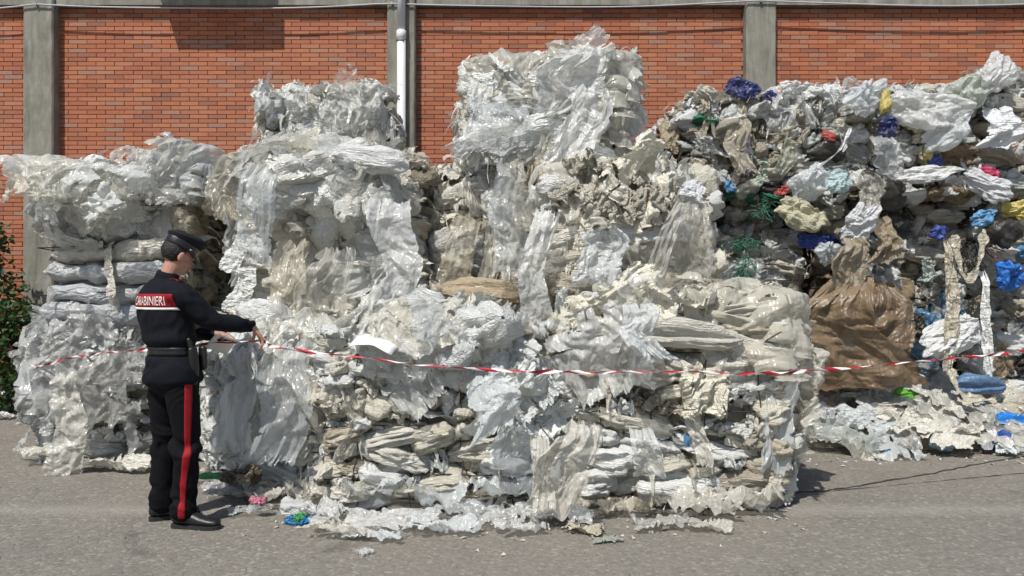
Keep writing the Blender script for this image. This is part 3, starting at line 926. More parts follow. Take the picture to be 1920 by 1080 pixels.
BALES = []
def bale(label, x0, x1, yf, dep, z0, z1, pal='cream', faces='flrt', rz=0.0, caps=(), ties=3, ws=0.27, hs=0.13, fluff=0, seed=0, skip=None, cappal=None, bulge=1.0, tufts=40, core_c=None, patch=8, bagp=0.0, hang=2, pz=0.8, vt=0, hl=(.25, .6)):
    rg = random.Random(seed*77+5)
    w, h = x1-x0, z1-z0
    b = empty('plastic_bale', ((x0+x1)/2, yf+dep/2, z0), R(rz))
    tag(b, label, 'bale', 'plastic bales in the yard')
    k = rg.uniform(.8, 1.2); cc = (.45*k, .44*k, .41*k, .4) if pal == 'clean' else (.15*k, .13*k, .10*k, .5)  # except on clean bales, dirty core darkened: shade of the gaps in its colour
    obj('core', cores[seed % 3], None, b, (0, 0, h/2), (0, 0, 0), (w*0.94, dep*0.94, h*0.97), core_c or cc)
    pal2 = cappal or pal
    def wad(p, s, rot, pl=pal, src=wadm, mat=M_milky, nm='film_wad'):
        c, cn = (ltint if (src is litm or src is openm) and pl != 'mixed' else tint)(rg, pl)
        me = withmat(rg.choice(src), mat)
        if cn and src is not litm and max(s) > .22: s = tuple(a*.22/max(s)*1.2 for a in s)
        o = obj(nm, me, None, b, p, rot, tuple(a*rg.choice((-1, 1)) for a in s) if src is not litm else s, c)
        if cn: o['label'] = cn
    for fch in faces:
        if fch == 't': continue
        span = w if fch == 'f' else dep
        def place(c, z, out, s, rot, **kw):
            edge = 0.06*max(0, abs(z/h-0.5)-0.4)*5
            if fch == 'f': p = (c, -dep/2 - out + edge, z)
            elif fch == 'r': p = (w/2 + out - edge, c, z); rot = (rot[0], rot[1], rot[2]+math.pi/2)
            else: p = (-w/2 - out + edge, c, z); rot = (rot[0], rot[1], rot[2]-math.pi/2)
            if skip and skip(p[0], p[1], p[2]): return
            wad(p, s, rot, **kw)
        z = rg.uniform(0.3, .6)*hs
        while z < h - 0.02:
            rh = hs*rg.uniform(0.75, 1.35)
            t = -span/2 + rg.uniform(-0.12, 0.05)
            while t < span/2 - 0.03:
                L_ = ws*rg.choice((0.5, 0.75, 1, 1.3, 1.8))*rg.uniform(.85, 1.15)
                L_ = min(L_, span*0.45)
                c = max(min(t + L_/2, span/2 - L_*0.52), -span/2 + L_*0.52)
                t += L_*rg.uniform(.86, 1.06)
                src = rg.random()
                s = (L_*1.35, rg.uniform(0.14, 0.26)*bulge, rh*rg.uniform(1.4, 2.2))
                kw = {}
                if src < bagp: kw = dict(src=bagm, nm='bag'); s = (L_*1.1, 0.2*bulge, rh*1.7)
                elif src < 0.6 + bagp: kw = dict(src=padm); s = (L_*1.3, rg.uniform(0.18, 0.28)*bulge, rh*rg.uniform(1.3, 1.7))
                elif src < 0.75 + bagp: kw = dict(src=openm, mat=M_milky)
                place(c, z + rg.uniform(-.3, .3)*rh, rg.uniform(-0.06, 0.015), s, (rg.uniform(-.25, .25), rg.uniform(-.3, .3), rg.uniform(-.2, .2)), **kw)
            z += rh
        for k in range(int(patch*span*h/1.5)):          # loose creased sheets lying against the face
            q = rg.uniform(0.35, 0.7)
            place(rg.uniform(-span/2+.1, span/2-.1), h*(1-rg.random()**2.0*pz)-.12, rg.uniform(0.0, 0.03), (q*rg.uniform(.7, 1.2), q, q*rg.uniform(.7, 1.2)), (R(90)+rg.uniform(-.2, .25), rg.uniform(-.9, .9), rg.uniform(-.2, .2)), src=litm, mat=rg.choice((M_sheet, M_sheet, M_clear, M_milky)), nm='film_sheet', pl=pal2)
    if 't' in faces:
        nx, ny = max(2, int(w/0.3)), max(2, int(dep/0.42))
        for i in range(nx):
            for j in range(ny):
                p = (-w/2 + w*(i+.5)/nx + rg.uniform(-.08, .08), -dep/2 + dep*(j+.5)/ny + rg.uniform(-.1, .1), h + rg.uniform(-.06, .03))
                wad(p, (rg.uniform(.35, .55), rg.uniform(.35, .55), rg.uniform(.16, .26)), (rg.uniform(-.3, .3), rg.uniform(-.3, .3), rg.uniform(0, 6.28)), pal2)
    for k in range(hang):                               # torn tails of film hanging out of the face
        hh = rg.uniform(*hl)*min(1, h); zt = rg.uniform(hh*.8, h)
        c, _ = ltint(rg, pal) if pal != 'mixed' else ((*[x*rg.uniform(.7, 1.1) for x in (.66, .63, .54)], .5), None)
        obj('film_strip', withmat(rg.choice(snm), rg.choice((M_sheet, M_milky, M_clear))), None, b, (rg.uniform(-w*.46, w*.46), -dep/2-.07, zt), (rg.uniform(-.1, .05), rg.uniform(-.35, .35), rg.uniform(-.5, .5)), (rg.uniform(.25, .6), rg.uniform(.4, .7), hh/1.2), c)
    for k in range(fluff):
        e = rg.random()
        x = rg.uniform(-w/2, w/2); y = rg.uniform(-dep/2, dep*0.1) if e < .6 else -dep/2
        z = h + rg.uniform(-.02, .06) if e < .6 else h - rg.uniform(0, .18)
        s = rg.uniform(.22, .5)
        wad((x, y, z), (s, s, s*rg.uniform(.7, 1.1)), (rg.uniform(-.8, .8), rg.uniform(-.8, .8), rg.uniform(0, 6.28)), pal2, openm, rg.choice((M_sheet, M_milky)), 'film_fluff')
    for k, cdef in enumerate(caps):
        big, i, mat = cdef[:3]
        src = (drapem if big else dsm)[i % (5 if big else 6)]
        c, _ = ltint(rg, pal2)
        sc_ = (w*rg.uniform(1.0, 1.08), dep*rg.uniform(1.0, 1.06), h*rg.uniform(.98, 1.04))
        if len(cdef) > 3: sc_ = tuple(a*q for a, q in zip(sc_, cdef[3]))
        obj('film_drape', withmat(src, mat), None, b, (rg.uniform(-.03, .03), 0, h - sc_[2]*0.5 + 0.03), (0, 0, rg.uniform(-.06, .06)), (sc_[0]*rg.choice((-1, 1)) if big == 2 else sc_[0], sc_[1], sc_[2]), c)
    if tufts:
        pts = []
        for k in range(24):
            x = -w/2 + w*k/23
            pts += [((x, -dep/2, h), (0, -.6, .7)), ((x, -dep/4, h+.03), (0, 0, 1)), ((x, -dep/2-.03, h*rg.random()), (0, -1, -.2))]
        for k in range(8):
            z = h*(0.3+.7*k/7)
            pts += [((-w/2, -dep*.4, z), (-1, -.2, .2)), ((w/2, -dep*.4, z), (1, -.2, .2))]
        o = shards(int(tufts*1.3), pts, rg, .11).build('film_tatters', M_sheet, b, True, color=tint(rg, pal2)[0]); tag(o, kind='stuff')
    for k in range(ties):
        z = h*(k+0.7)/(ties+0.6)
        e = 0.075
        loop = []
        nn = 40
        for q in range(nn):
            a = 2*math.pi*q/nn
            cx_, sy_ = math.cos(a), math.sin(a)
            m_ = max(abs(cx_), abs(sy_)) ** 0.8
            loop.append(((w/2+e)*cx_/m_*0.99 if m_ else 0, (dep/2+e)*sy_/m_*0.99, z + 0.018*math.sin(a*3+k) + rg.uniform(-.006, .006)))
        MB().tube(loop, 0.0048, 5, close=True).build('tie_wire', M_wire, b, True)
    for k in range(vt):                                 # wires over the front
        x = -w/2 + w*(k+.6)/(vt+.2); xs_ = []
        for q in range(26):
            t = q/25
            xs_.append((x + .012*math.sin(q*.9+k) + rg.uniform(-.006, .006), -dep/2 - .075 - .02*math.sin(t*9+k) + (.12 if t > .97 else 0), .03 + (h*.93)*t))
        MB().tube(xs_, 0.0042, 5).build('tie_wire', M_wire, b, True)
    BALES.append(b)
    return b

def froth(b, c, rad, n, pal='clean', seed=0, size=(.25, .5), fill=4, half=True):
    """heap of torn clear film: sheets fanned over an ellipsoid (in the bale's own space)"""
    rg = random.Random(seed*31+7)
    c = Vector(c); rad = Vector(rad)
    for k in range(fill):
        o = Vector((rg.uniform(-.5, .5)*rad.x, rg.uniform(-.3, .3)*rad.y, rg.uniform(-.3, .3)*rad.z))
        t, _ = tint(rg, pal)
        obj('film_wad', withmat(rg.choice(padm), M_milky), None, b, c+o, (rg.uniform(-.4, .4), rg.uniform(-.4, .4), rg.uniform(0, 6)), tuple(r*1.35 for r in rad), t)
    for k in range(n):
        d = Vector((rg.gauss(0, 1), rg.gauss(0, 1) - 0.6, rg.gauss(0, 1) + 0.35)).normalized()
        p = c + Vector((d.x*rad.x, d.y*rad.y, d.z*rad.z))*rg.uniform(.8, 1.02)
        nrm = Vector((d.x/rad.x, d.y/rad.y, d.z/rad.z)).normalized()
        q = nrm.to_track_quat('Z', 'Y').to_euler()
        e = (Matrix.Rotation(0, 3, 'X') @ nrm.to_track_quat('Z', 'Y').to_matrix() @ Euler((rg.gauss(0, .2), rg.gauss(0, .2), rg.uniform(0, 6.28))).to_matrix()).to_euler()
        s = rg.uniform(*size)
        t, _ = ltint(rg, pal)
        me = rg.choice(openm + litm + litm)
        obj('film_fluff', withmat(me, rg.choice((M_sheet, M_sheet, M_milky, M_sheet, M_clear))), None, b, p, e, (s, s*rg.uniform(.6, 1), s*rg.uniform(.28, .6)), t)

S, C_, K = M_sheet, M_clear, M_milky
# front row
bale('low bale behind the officer hung with loose clear sheets', -2.16, -1.26, 5.3, 0.68, 0, 1.16, 'clean', 'flt', -4, [(1, 0, S), (0, 1, C_), (0, 0, S)], 2, fluff=8, seed=1)
f1 = bale('nearest wire tied bale in the middle capped with frothy clear film', -1.24, 0.20, 4.95, 0.95, 0, 1.16, 'cream', 'flrt', 2, [(0, 0, S, (1, 1, .55))], 3, ws=0.24, hs=0.085, fluff=4, seed=2, patch=5, pz=.45, vt=4, cappal='clean')
bale('nearest bale on the right with cream and brown stained lumps', 0.42, 1.86, 5.0, 1.0, 0, 1.40, 'cream', 'flrt', -3, [(0, 1, S, (1, 1, .6))], 3, ws=0.24, hs=0.10, fluff=8, seed=3, patch=5, pz=.5, vt=4)
froth(f1, (-.05, -.38, 1.10), (.66, .30, .26), 30, 'clean', 6, (.25, .5), 3)
# left stack
bale('grey crumpled bale at the bottom of the left stack', -3.98, -2.45, 6.25, 1.4, 0, 1.12, 'grey', 'flrt', 3, [(1, 2, S), (0, 0, S)], 2, ws=0.34, hs=0.15, fluff=12, seed=4)
lb = bale('fluffy white bale on folded grey layers topping the left stack', -3.92, -2.76, 6.2, 1.85, 1.14, 2.5, 'side', 'rt', 0, [], 3, ws=0.30, hs=0.13, fluff=0, seed=5, cappal='clean', tufts=60, patch=0, core_c=(0.42, 0.41, 0.38, 0.6))
bale('bale far back in the gap between the left stack and the large middle bale', -2.95, -1.95, 7.75, 1.0, 0, 2.35, 'side', 'ft', 0, [], 2, ws=0.32, hs=0.15, seed=41, patch=3, tufts=20)
# middle, lower tier behind
bale('bale under the large draped bale left of centre', -2.12, -0.72, 6.0, 1.5, 0, 1.24, 'clean', 'ft', 0, [(0, 3, S)], 2, seed=6)
bale('cream bale in the gap behind the two nearest bales', -0.70, 0.28, 5.95, 1.4, 0, 1.3, 'cream', 'ft', 0, [(0, 2, S)], 2, seed=7)
bale('bale hidden low behind the nearest right bale', 0.3, 1.75, 6.05, 1.3, 0, 1.32, 'cream', 'frt', 0, [], 2, seed=8)
# middle tier
m1 = bale('large bale left of centre with long film sheets hanging over it', -2.10, -0.74, 5.98, 1.6, 1.26, 2.46, 'cream', 'flrt', -2, [(0, 0, S)], 2, ws=0.42, hs=0.14, fluff=6, seed=9, patch=3, hang=6, hl=(.5, 1.0))
froth(m1, (-.18, -.85, 1.02), (.68, .32, .30), 26, 'clean', 4, (.35, .7), 4)
froth(m1, (.28, -.75, .85), (.42, .30, .34), 16, 'cream', 5, (.3, .5), 3)
bale('recessed bale between the two middle bales under the top bale', -0.66, 0.16, 6.2, 1.3, 1.3, 2.5, 'cream', 'flt', 0, [(0, 2, S)], 2, ws=0.32, hs=0.16, fluff=3, seed=10, patch=4, hang=5, hl=(.5, .95))
m3 = bale('middle bale right of centre with a tuft of grey wrinkled film', 0.18, 1.46, 5.6, 1.3, 1.42, 2.36, 'cream', 'flrt', 3, [(0, 0, S)], 2, ws=0.36, hs=0.13, fluff=2, seed=11, patch=4, hang=6, hl=(.45, .9))
# top bales
bale('top bale of shiny clear film beside the downpipe', -2.24, -1.18, 6.65, 1.0, 2.5, 3.2, 'clean', 'flrt', 5, [], 0, ws=0.24, hs=0.14, fluff=14, seed=12, tufts=110, patch=5)
bale('highest white bale standing alone on top of the middle stack', -0.32, 0.90, 5.98, 1.05, 2.5, 3.30, 'clean', 'flrt', -3, [(0, 1, S), (0, 0, S)], 1, ws=0.45, hs=0.19, fluff=3, seed=13, tufts=60, patch=4, hang=4, hl=(.5, .95))
# right stack of mixed rubbish: three columns, three tiers
nm = [['bottom bale of mixed rubbish behind the brown sheet, left column', 'bale with green nets in the left column of the mixed stack', 'dirty lumpy bale on top of the left column of mixed rubbish'],
      ['bottom bale of mixed rubbish behind the big brown sheet', 'bulging bale with bags in the middle column of the mixed stack', 'top bale of clear bags in the middle column of the mixed stack'],
      ['bottom bale of mixed rubbish at the right edge', 'bale with dangling ribbons in the right column of the mixed stack', 'top bale of white bags at the right edge of the mixed stack']]
XS = [(1.70, 2.95), (2.97, 4.42), (4.46, 5.95)]
for c in range(3):
    for t in range(3):
        a, b = XS[c]
        zz = [(0, 1.13), (1.15, 2.28), (2.3, [3.28, 3.36, 3.5][c])][t]
        yf = 7.4 + [0.0, -0.02, -0.22][t] + (0.15 if (c, t) == (0, 1) else 0)
        bale(nm[c][t], a, b, yf, 1.4, zz[0], zz[1], 'mixed', 'flt' if t == 2 else ('fl' if c == 0 else 'f'), [2, -3, 2, -2, 3, -2, 1, 2, -3][c*3+t],
             [], 2, ws=0.15 if c == 0 else 0.19, hs=0.09 if c == 0 else .105, patch=3, bagp=0.15, core_c=(0.13, 0.12, 0.10, 0.4), hang=[1, 4, 9 if c == 0 else 5][t], fluff=[0, 3, 6][t], seed=20+c*3+t, tufts=[30, 60, 90][t], bulge=1.2)  # dark core colour also stands for shade in the gaps of this stack

# the left top bale: folded grey layers below, a burst of clear film above
pad_me = None
def layer_mesh(seed, w, d, h):
    """a thick folded layer: rounded roll at the front, faint long wrinkles"""
    n, m = 64, 28
    V = []; fc = []
    for i in range(n+1):
        x = -w/2 + w*i/n
        e = min(1, (0.5-abs(i/n-0.5))*14)**0.4 if 0 < i < n else 0.15
        for j in range(m):
            a = 2*math.pi*j/m
            cy, cz = math.cos(a), math.sin(a)
            yy = -math.copysign(abs(cy)**0.5, cy)*d/2; zz = math.copysign(abs(cz)**0.6, cz)*h/2
            V.append((x, yy*(0.9+0.1*e), zz*e))
    V = np.array(V)
    N0 = V*np.array([0.1, 1/d, 1/h]); N0 /= np.linalg.norm(N0, axis=1, keepdims=True)+1e-9
    V += N0*(cnoise(V, seed, ((1.0, .035, 4), (3, .022, 5), (8, .009, 5)), (0.8, 1, 1), 0.15))[:, None]
    V[:, 2] += 0.02*np.sin(V[:, 0]*3+seed)
    for i in range(n):
        for j in range(m): fc.append((i*m+j, i*m+(j+1) % m, (i+1)*m+(j+1) % m, (i+1)*m+j))
    return mesh('folded_layer', V, fc)
zz = 0.0
for k, (hh_, c) in enumerate(((.20, (.36, .38, .40, .15)), (.185, (.40, .42, .43, .15)), (.17, (.42, .43, .43, .2)), (.16, (.50, .48, .42, .4)))):
    obj('folded_layer', layer_mesh(60+k, 1.16-.03*(k % 2), 1.0, hh_*1.1), M_roll, lb, (.02*(k % 2) + .03, -.5, zz+hh_/2), (0, R([1, -1, .5, -.5][k]), R([1, -1, 2, 0][k])), (1, 1, 1), c)
    zz += hh_*0.97
def lobe(b, c, rad, n, seed, pal='clean'):
    """billow of clear film: draped sheets over a soft core, a few torn ends"""
    rg = random.Random(seed)
    froth(b, c, rad, n, pal, seed, (.28, .5), 4)
    for k in range(3):
        t, _ = ltint(rg, pal)
        obj('film_drape', withmat((drapem + dsm)[(seed*3+k*2) % 11], (M_sheet, M_sheet, M_clear)[k]), None, b, Vector(c) + Vector((0, 0, -.04)), (rg.uniform(-.1, .1), rg.uniform(-.1, .1), rg.uniform(-.3, .3)), (rad[0]*2.05, rad[1]*2.05, rad[2]*2.1), t)
lobe(lb, (-.14, -.72, .98), (.54, .50, .32), 24, 1)
lobe(lb, (.30, -.45, 1.18), (.45, .55, .32), 18, 2)
froth(lb, (-.1, -.5, .80), (.62, .48, .16), 18, 'grey', 3, (.2, .4), 3)

# frilled grey tuft on the right middle bale
rgt = random.Random(17)
for k in range(16):
    q = PX(rgt.uniform(1065, 1250), rgt.uniform(308, 415), 5.52) - m3.location
    q.rotate(Euler((0, 0, -m3.rotation_euler.z)))
    s = rgt.uniform(.2, .34)
    g_ = rgt.uniform(.8, 1.1)
    obj('film_wad', withmat(wadm[k % 10], M_milky), None, m3, q, (rgt.uniform(-.6, .6), rgt.uniform(-.6, .6), rgt.uniform(0, 6)), (s*1.2, s, s*.9), (.60*g_, .57*g_, .48*g_, .45))
# ------------------------------------------------------------------ loose sheets, ribbons and bags lying on or hanging from the bales
WHITE, COOL, WARM, CREAM, GREYF = (.83, .84, .82, .15), (.78, .82, .82, .1), (.76, .74, .66, .35), (.66, .61, .49, .6), (.58, .58, .55, .4)
def strip(label, px, py0, py1, d, wpx, i, col, mat=None, wide=False, slant=0.0, rz=0.0, cat='plastic sheet', name='hanging_sheet', tilt=0.0, group='film sheets hanging from the bales'):
    p = PX(px, py0, d)
    w = wpx*d/F; h = (py1-py0)*d/F
    src = sbm[i % 2] if name == 'brown_sheet' else (swm if wide else snm)[i % 6]
    bw, bh = (0.62, 1.0) if wide else (0.30, 1.2)
    o = obj(name, withmat(src, mat or M_sheet), None, None, p, (R(tilt), R(slant), R(rz)), (w/bw, 0.55+0.45*w/bw, h/bh/max(.5, math.cos(R(slant)))), col)
    return tag(o, label, cat, group)
strip('long white sheet hanging down the front of the large bale left of centre', 728, 362, 645, 5.42, 100, 0, WHITE, M_sheet)
strip('clear sheet hanging left of the long white sheet', 628, 455, 660, 5.5, 110, 1, WARM, M_clear, True)
strip('cream sheet bunched under the left corner of the large middle bale', 545, 440, 625, 5.55, 90, 2, CREAM, M_sheet, True)
strip('tattered clear sheet at the left edge of the large middle bale', 500, 300, 500, 5.55, 110, 3, COOL, M_clear, True, slant=14)
strip('big smoky sheet over the upper left corner of the large middle bale', 440, 285, 415, 5.9, 90, 4, CREAM, M_clear, True, slant=12)
strip('straight clear sheet hanging below the highest bale', 955, 292, 525, 5.75, 88, 2, COOL, M_clear)
strip('slanting white ribbon between the recessed bale and the right middle bale', 1030, 385, 618, 5.3, 70, 3, WHITE, M_sheet, slant=11)
strip('broad sheet spilling from the right side of the highest bale', 1110, 150, 345, 5.78, 120, 0, WHITE, M_sheet, True, slant=16)
strip('creased sheet draped over the front right of the highest bale', 1095, 84, 220, 5.82, 150, 1, WHITE, M_sheet, True)
strip('torn sheet hanging over the front left of the highest bale', 950, 160, 300, 5.82, 150, 2, COOL, M_clear, True, slant=6)
strip('ragged white sheet on the right edge of the highest bale', 1165, 130, 290, 6.2, 70, 4, COOL, M_sheet, slant=-4)
strip('twisted grey band slanting across the right middle bale', 1285, 375, 575, 5.35, 46, 4, GREYF, M_sheet, slant=26)
strip('wide dull sheet hanging under the right middle bale', 1300, 370, 560, 5.45, 120, 3, WARM, M_clear, True, slant=10)
strip('white sheet hanging in the middle of the right middle bale', 1120, 420, 540, 5.45, 130, 0, COOL, M_sheet, True)
strip('tall clear sheet in front of the low bale behind the officer', 535, 625, 880, 5.02, 130, 2, COOL, M_clear, True, slant=-3)
strip('crinkled clear sheet beside the arm of the officer', 450, 640, 850, 5.1, 100, 0, WHITE, M_sheet, True)
strip('pleated sheet at the foot of the gap between the nearest bales', 1095, 785, 975, 4.52, 120, 1, WARM, M_sheet, True, slant=12)
strip('short white sheet on the face of the nearest right bale', 1205, 800, 900, 4.55, 80, 3, WHITE, M_sheet, True)
strip('upright strip on the right part of the nearest middle bale', 1012, 815, 955, 4.5, 46, 5, WARM, M_sheet)
strip('torn sheet on the top front of the nearest right bale', 1200, 565, 680, 4.62, 90, 4, COOL, M_sheet, True, slant=-5)
strip('bundle of sheets hanging on the right side of the nearest right bale', 1450, 640, 890, 4.95, 90, 0, COOL, M_sheet, True)
strip('clear sheet trailing down beside the nearest right bale', 1475, 700, 915, 5.1, 60, 1, GREYF, M_clear)
strip('long sheet across the front of the nearest middle bale', 905, 700, 800, 4.5, 120, 2, COOL, M_sheet, True, slant=-28)
strip('dull sheet hanging on the left bottom bale beside the officer', 215, 650, 800, 5.95, 120, 1, GREYF, M_clear, True)
strip('long dirty sheet trailing from the left bottom bale to the ground', 118, 690, 885, 5.85, 60, 1, WARM, M_sheet, slant=-10)
strip('yellowed sheet hanging in the recess under the highest bale', 880, 400, 560, 5.95, 70, 5, CREAM, M_clear, slant=18)
# right stack
strip('long beige ribbon dangling at the right over the barrier tape', 1781, 440, 700, 6.85, 26, 1, (.55, .50, .40, .3), M_milky, name='ribbon', cat='ribbon', group='ribbons dangling on the right')
strip('short white ribbon dangling right of the beige ribbon', 1848, 500, 706, 6.85, 24, 2, WHITE, M_milky, name='ribbon', cat='ribbon', group='ribbons dangling on the right')
strip('clear bag skin hanging from the middle of the mixed stack top', 1655, 250, 345, 6.95, 75, 3, COOL, M_clear, True)
strip('clear sheet hanging beside the brown sheet', 1620, 320, 430, 6.9, 70, 0, WARM, M_clear, True)
strip('white rectangular sheet hanging at the right edge of the mixed stack', 1880, 190, 285, 6.9, 95, 2, (.80, .81, .82, .02), M_milky, True)
strip('dull hanging sheet on the left of the mixed stack', 1385, 215, 330, 6.98, 60, 4, CREAM, M_sheet, True)
strip('clear sheet over green net in the mixed stack', 1400, 480, 560, 7.1, 90, 1, COOL, M_clear, True)

# the brown sheet: a wide cone of kraft coloured film below a knot of brown paper
BRN = (.215, .14, .078, .5)
strip('large brown film sheet fanning out to the ground on the right', 1605, 520, 735, 6.75, 225, 0, BRN, M_brown, True, name='brown_sheet', cat='plastic sheet', group='brown sheets on the right')
strip('second brown film sheet tucked behind the large brown one', 1660, 530, 725, 6.85, 150, 1, (.16, .10, .055, .5), M_brown, True, name='brown_sheet', cat='plastic sheet', group='brown sheets on the right')
strip('crumpled brown wrapping paper hanging above the large brown sheet', 1600, 440, 560, 6.72, 84, 1, (.34, .285, .21, .3), M_brown, True, name='brown_paper', cat='paper', group='brown sheets on the right')
strip('stiff brown paper flap behind the wrapping paper', 1660, 400, 500, 6.95, 60, 2, (.30, .235, .155, .2), M_brown, True, name='brown_paper', cat='paper', group='brown sheets on the right')

rgr = random.Random(8)
def lump(name, label, cat, px, py, d, wpx, hpx, col, src, i, mat=None, rot=(0, 0, 0), dep=None, group=None):
    p = PX(px, py, d); w = wpx*d/F*1.15; h = hpx*d/F*1.15
    if rot == (0, 0, 0) and src is bagm: rot = (rgr.uniform(-25, 15), rgr.uniform(-40, 40), rgr.uniform(-30, 30))
    o = obj(name, withmat(src[i % len(src)], mat or M_opaque), None, None, p, tuple(R(a) for a in rot), (w, dep or min(w, h)*0.9, h), col)
    return tag(o, label, cat, group)
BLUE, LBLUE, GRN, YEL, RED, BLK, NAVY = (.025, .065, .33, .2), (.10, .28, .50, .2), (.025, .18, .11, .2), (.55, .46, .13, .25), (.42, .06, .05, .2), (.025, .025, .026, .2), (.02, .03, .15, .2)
G = 'coloured bags in the mixed stack'
for a in [
 ('blue_bag', 'dark blue bag on the top left rim of the mixed stack', 1390, 166, 7.1, 50, 42, NAVY, bagm, 0),
 ('blue_bag', 'small dark blue bag right of the first on the stack rim', 1441, 184, 7.1, 26, 26, NAVY, bagm, 1),
 ('blue_bag', 'dark blue bag crumpled below the yellow strip near the stack top', 1664, 236, 6.95, 38, 46, NAVY, bagm, 2),
 ('yellow_bag', 'yellow strip of film above the dark blue bag', 1660, 195, 6.95, 18, 34, YEL, padm, 3),
 ('yellow_bag', 'yellow scrap beside the blue scrap under the clear bags', 1737, 290, 7.0, 20, 28, YEL, padm, 4),
 ('blue_bag', 'blue scrap beside the yellow scrap under the clear bags', 1752, 303, 6.98, 26, 22, BLUE, bagm, 3),
 ('red_bag', 'red scrap in the middle of the dirty top bale', 1556, 255, 7.0, 24, 16, RED, bagm, 4),
 ('red_bag', 'red scrap under the dirty left bale of the mixed stack', 1466, 356, 7.0, 26, 18, RED, bagm, 5),
 ('pink_bag', 'pink scrap among white bags at the right edge', 1856, 323, 6.9, 36, 20, (.55, .06, .15, .05), bagm, 6),
 ('blue_bag', 'light blue bottle shaped bag under the dirty left bale', 1368, 347, 7.02, 22, 26, LBLUE, bagm, 0),
 ('green_net', 'green net bundle at the left of the mixed stack', 1430, 388, 7.05, 40, 34, GRN, netm, 7),
 ('green_net', 'green net bundle below the first green one', 1395, 455, 7.02, 80, 26, GRN, netm, 5),
 ('green_net', 'green net hanging lowest on the left of the mixed stack', 1395, 500, 7.0, 50, 64, GRN, netm, 8),
 ('blue_bag', 'bright blue bag under the cream bag in the middle column', 1520, 451, 6.9, 46, 28, BLUE, bagm, 9),
 ('blue_bag', 'light blue bag low behind the brown sheet', 1490, 626, 7.0, 34, 40, LBLUE, bagm, 1),
 ('blue_bag', 'bright blue bag at the left of the dangling ribbons', 1762, 436, 6.95, 34, 28, BLUE, bagm, 0),
 ('blue_bag', 'pale blue bag above the dangling white ribbon', 1843, 408, 6.9, 40, 32, LBLUE, bagm, 2),
 ('yellow_bag', 'yellow torn bag at the right edge above the black bag', 1905, 396, 6.9, 50, 34, YEL, bagm, 3),
 ('black_bag', 'shiny black bag at the right edge under the yellow bag', 1880, 434, 6.92, 60, 44, BLK, padm, 6),
 ('black_bag', 'black netting between the two dangling ribbons', 1815, 478, 7.05, 60, 60, BLK, netm, 4),
 ('blue_bag', 'large blue bag at the right edge beside the ribbons', 1895, 512, 6.9, 60, 60, (.02, .16, .55, .05), bagm, 5),
 ('blue_bag', 'flat grey blue bag at the foot of the right stack', 1836, 722, 6.85, 90, 28, (.10, .20, .36, .2), padm, 7),
 ('black_bag', 'black scrap left of the white bulge at the foot of the stack', 1722, 616, 7.1, 30, 44, BLK, bagm, 6),
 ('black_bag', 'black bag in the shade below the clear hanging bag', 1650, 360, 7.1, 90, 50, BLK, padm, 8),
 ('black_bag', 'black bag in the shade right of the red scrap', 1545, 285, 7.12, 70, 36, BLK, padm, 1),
]:
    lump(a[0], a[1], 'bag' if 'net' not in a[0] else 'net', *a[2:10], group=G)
G = 'pale bags in the mixed stack'
for a in [
 ('clear_bag', 'round clear bag at the top of the bulging middle bale', 1517, 343, 6.85, 76, 60, COOL, bagm, 1, M_sheet),
 ('cream_bag', 'cream crumpled bag below the round clear bag', 1505, 402, 6.8, 96, 66, (.62, .60, .42, .3), bagm, 2, M_milky),
 ('white_bag', 'white printed sack leaning right of the cream bag', 1608, 425, 6.78, 50, 78, (.78, .79, .80, .05), bagm, 3, M_milky),
 ('white_bag', 'pale turquoise knotted bag beside the round clear bag', 1570, 338, 6.9, 46, 44, (.58, .74, .74, .1), bagm, 4, M_milky),
 ('clear_bag', 'big clear bag on top of the middle of the mixed stack', 1620, 178, 6.95, 90, 66, COOL, bagm, 5, M_sheet),
 ('clear_bag', 'large folded clear bag right of the dark blue bag', 1730, 205, 6.92, 130, 70, WHITE, bagm, 0, M_sheet),
 ('clear_bag', 'long clear bag lying under the large folded bag', 1775, 245, 6.9, 90, 60, COOL, bagm, 2, M_sheet),
 ('white_bag', 'long white bag in the shaded hollow at the right', 1740, 325, 6.9, 100, 34, WHITE, bagm, 2, M_milky),
 ('white_bag', 'bright white wad of film at the right edge', 1850, 350, 6.88, 80, 40, (.78, .79, .80, .05), bagm, 3, M_milky),
 ('clear_bag', 'white bag lying across the foot of the right stack', 1790, 625, 6.9, 110, 60, WHITE, bagm, 4, M_milky),
 ('clear_bag', 'small clear bag above the brown wrapping paper', 1550, 470, 6.75, 42, 50, COOL, bagm, 5, M_sheet),
 ('clear_bag', 'milky bag on the top right corner of the mixed stack', 1870, 140, 6.95, 80, 56, WHITE, bagm, 3, M_sheet),
 ('clear_bag', 'cloudy bag at the top centre of the mixed stack', 1815, 170, 6.95, 70, 60, (.62, .68, .60, .2), bagm, 1, M_sheet),
 ('cream_bag', 'tan bag under the rim at the left corner of the mixed stack', 1262, 255, 7.3, 36, 60, (.50, .42, .28, .5), bagm, 4, M_milky),
 ('clear_bag', 'white bag on the rim of the dirty left top bale', 1500, 165, 7.1, 60, 40, WHITE, bagm, 5, M_milky),
 ('clear_bag', 'swollen clear bag leaning on the right side of the nearest right bale', 1500, 690, 5.3, 90, 90, WARM, bagm, 2, M_sheet),
 ('cream_bag', 'smoky round bundle at the upper left of the large middle bale', 488, 305, 5.95, 110, 70, (.55, .53, .46, .4), bagm, 6, M_sheet),
 ('cream_bag', 'cream bulge hanging off the left of the large middle bale', 428, 372, 6.3, 70, 80, (.56, .53, .44, .4), bagm, 0, M_sheet),
]:
    lump(a[0], a[1], 'bag', *a[2:10], mat=a[10], group=G)

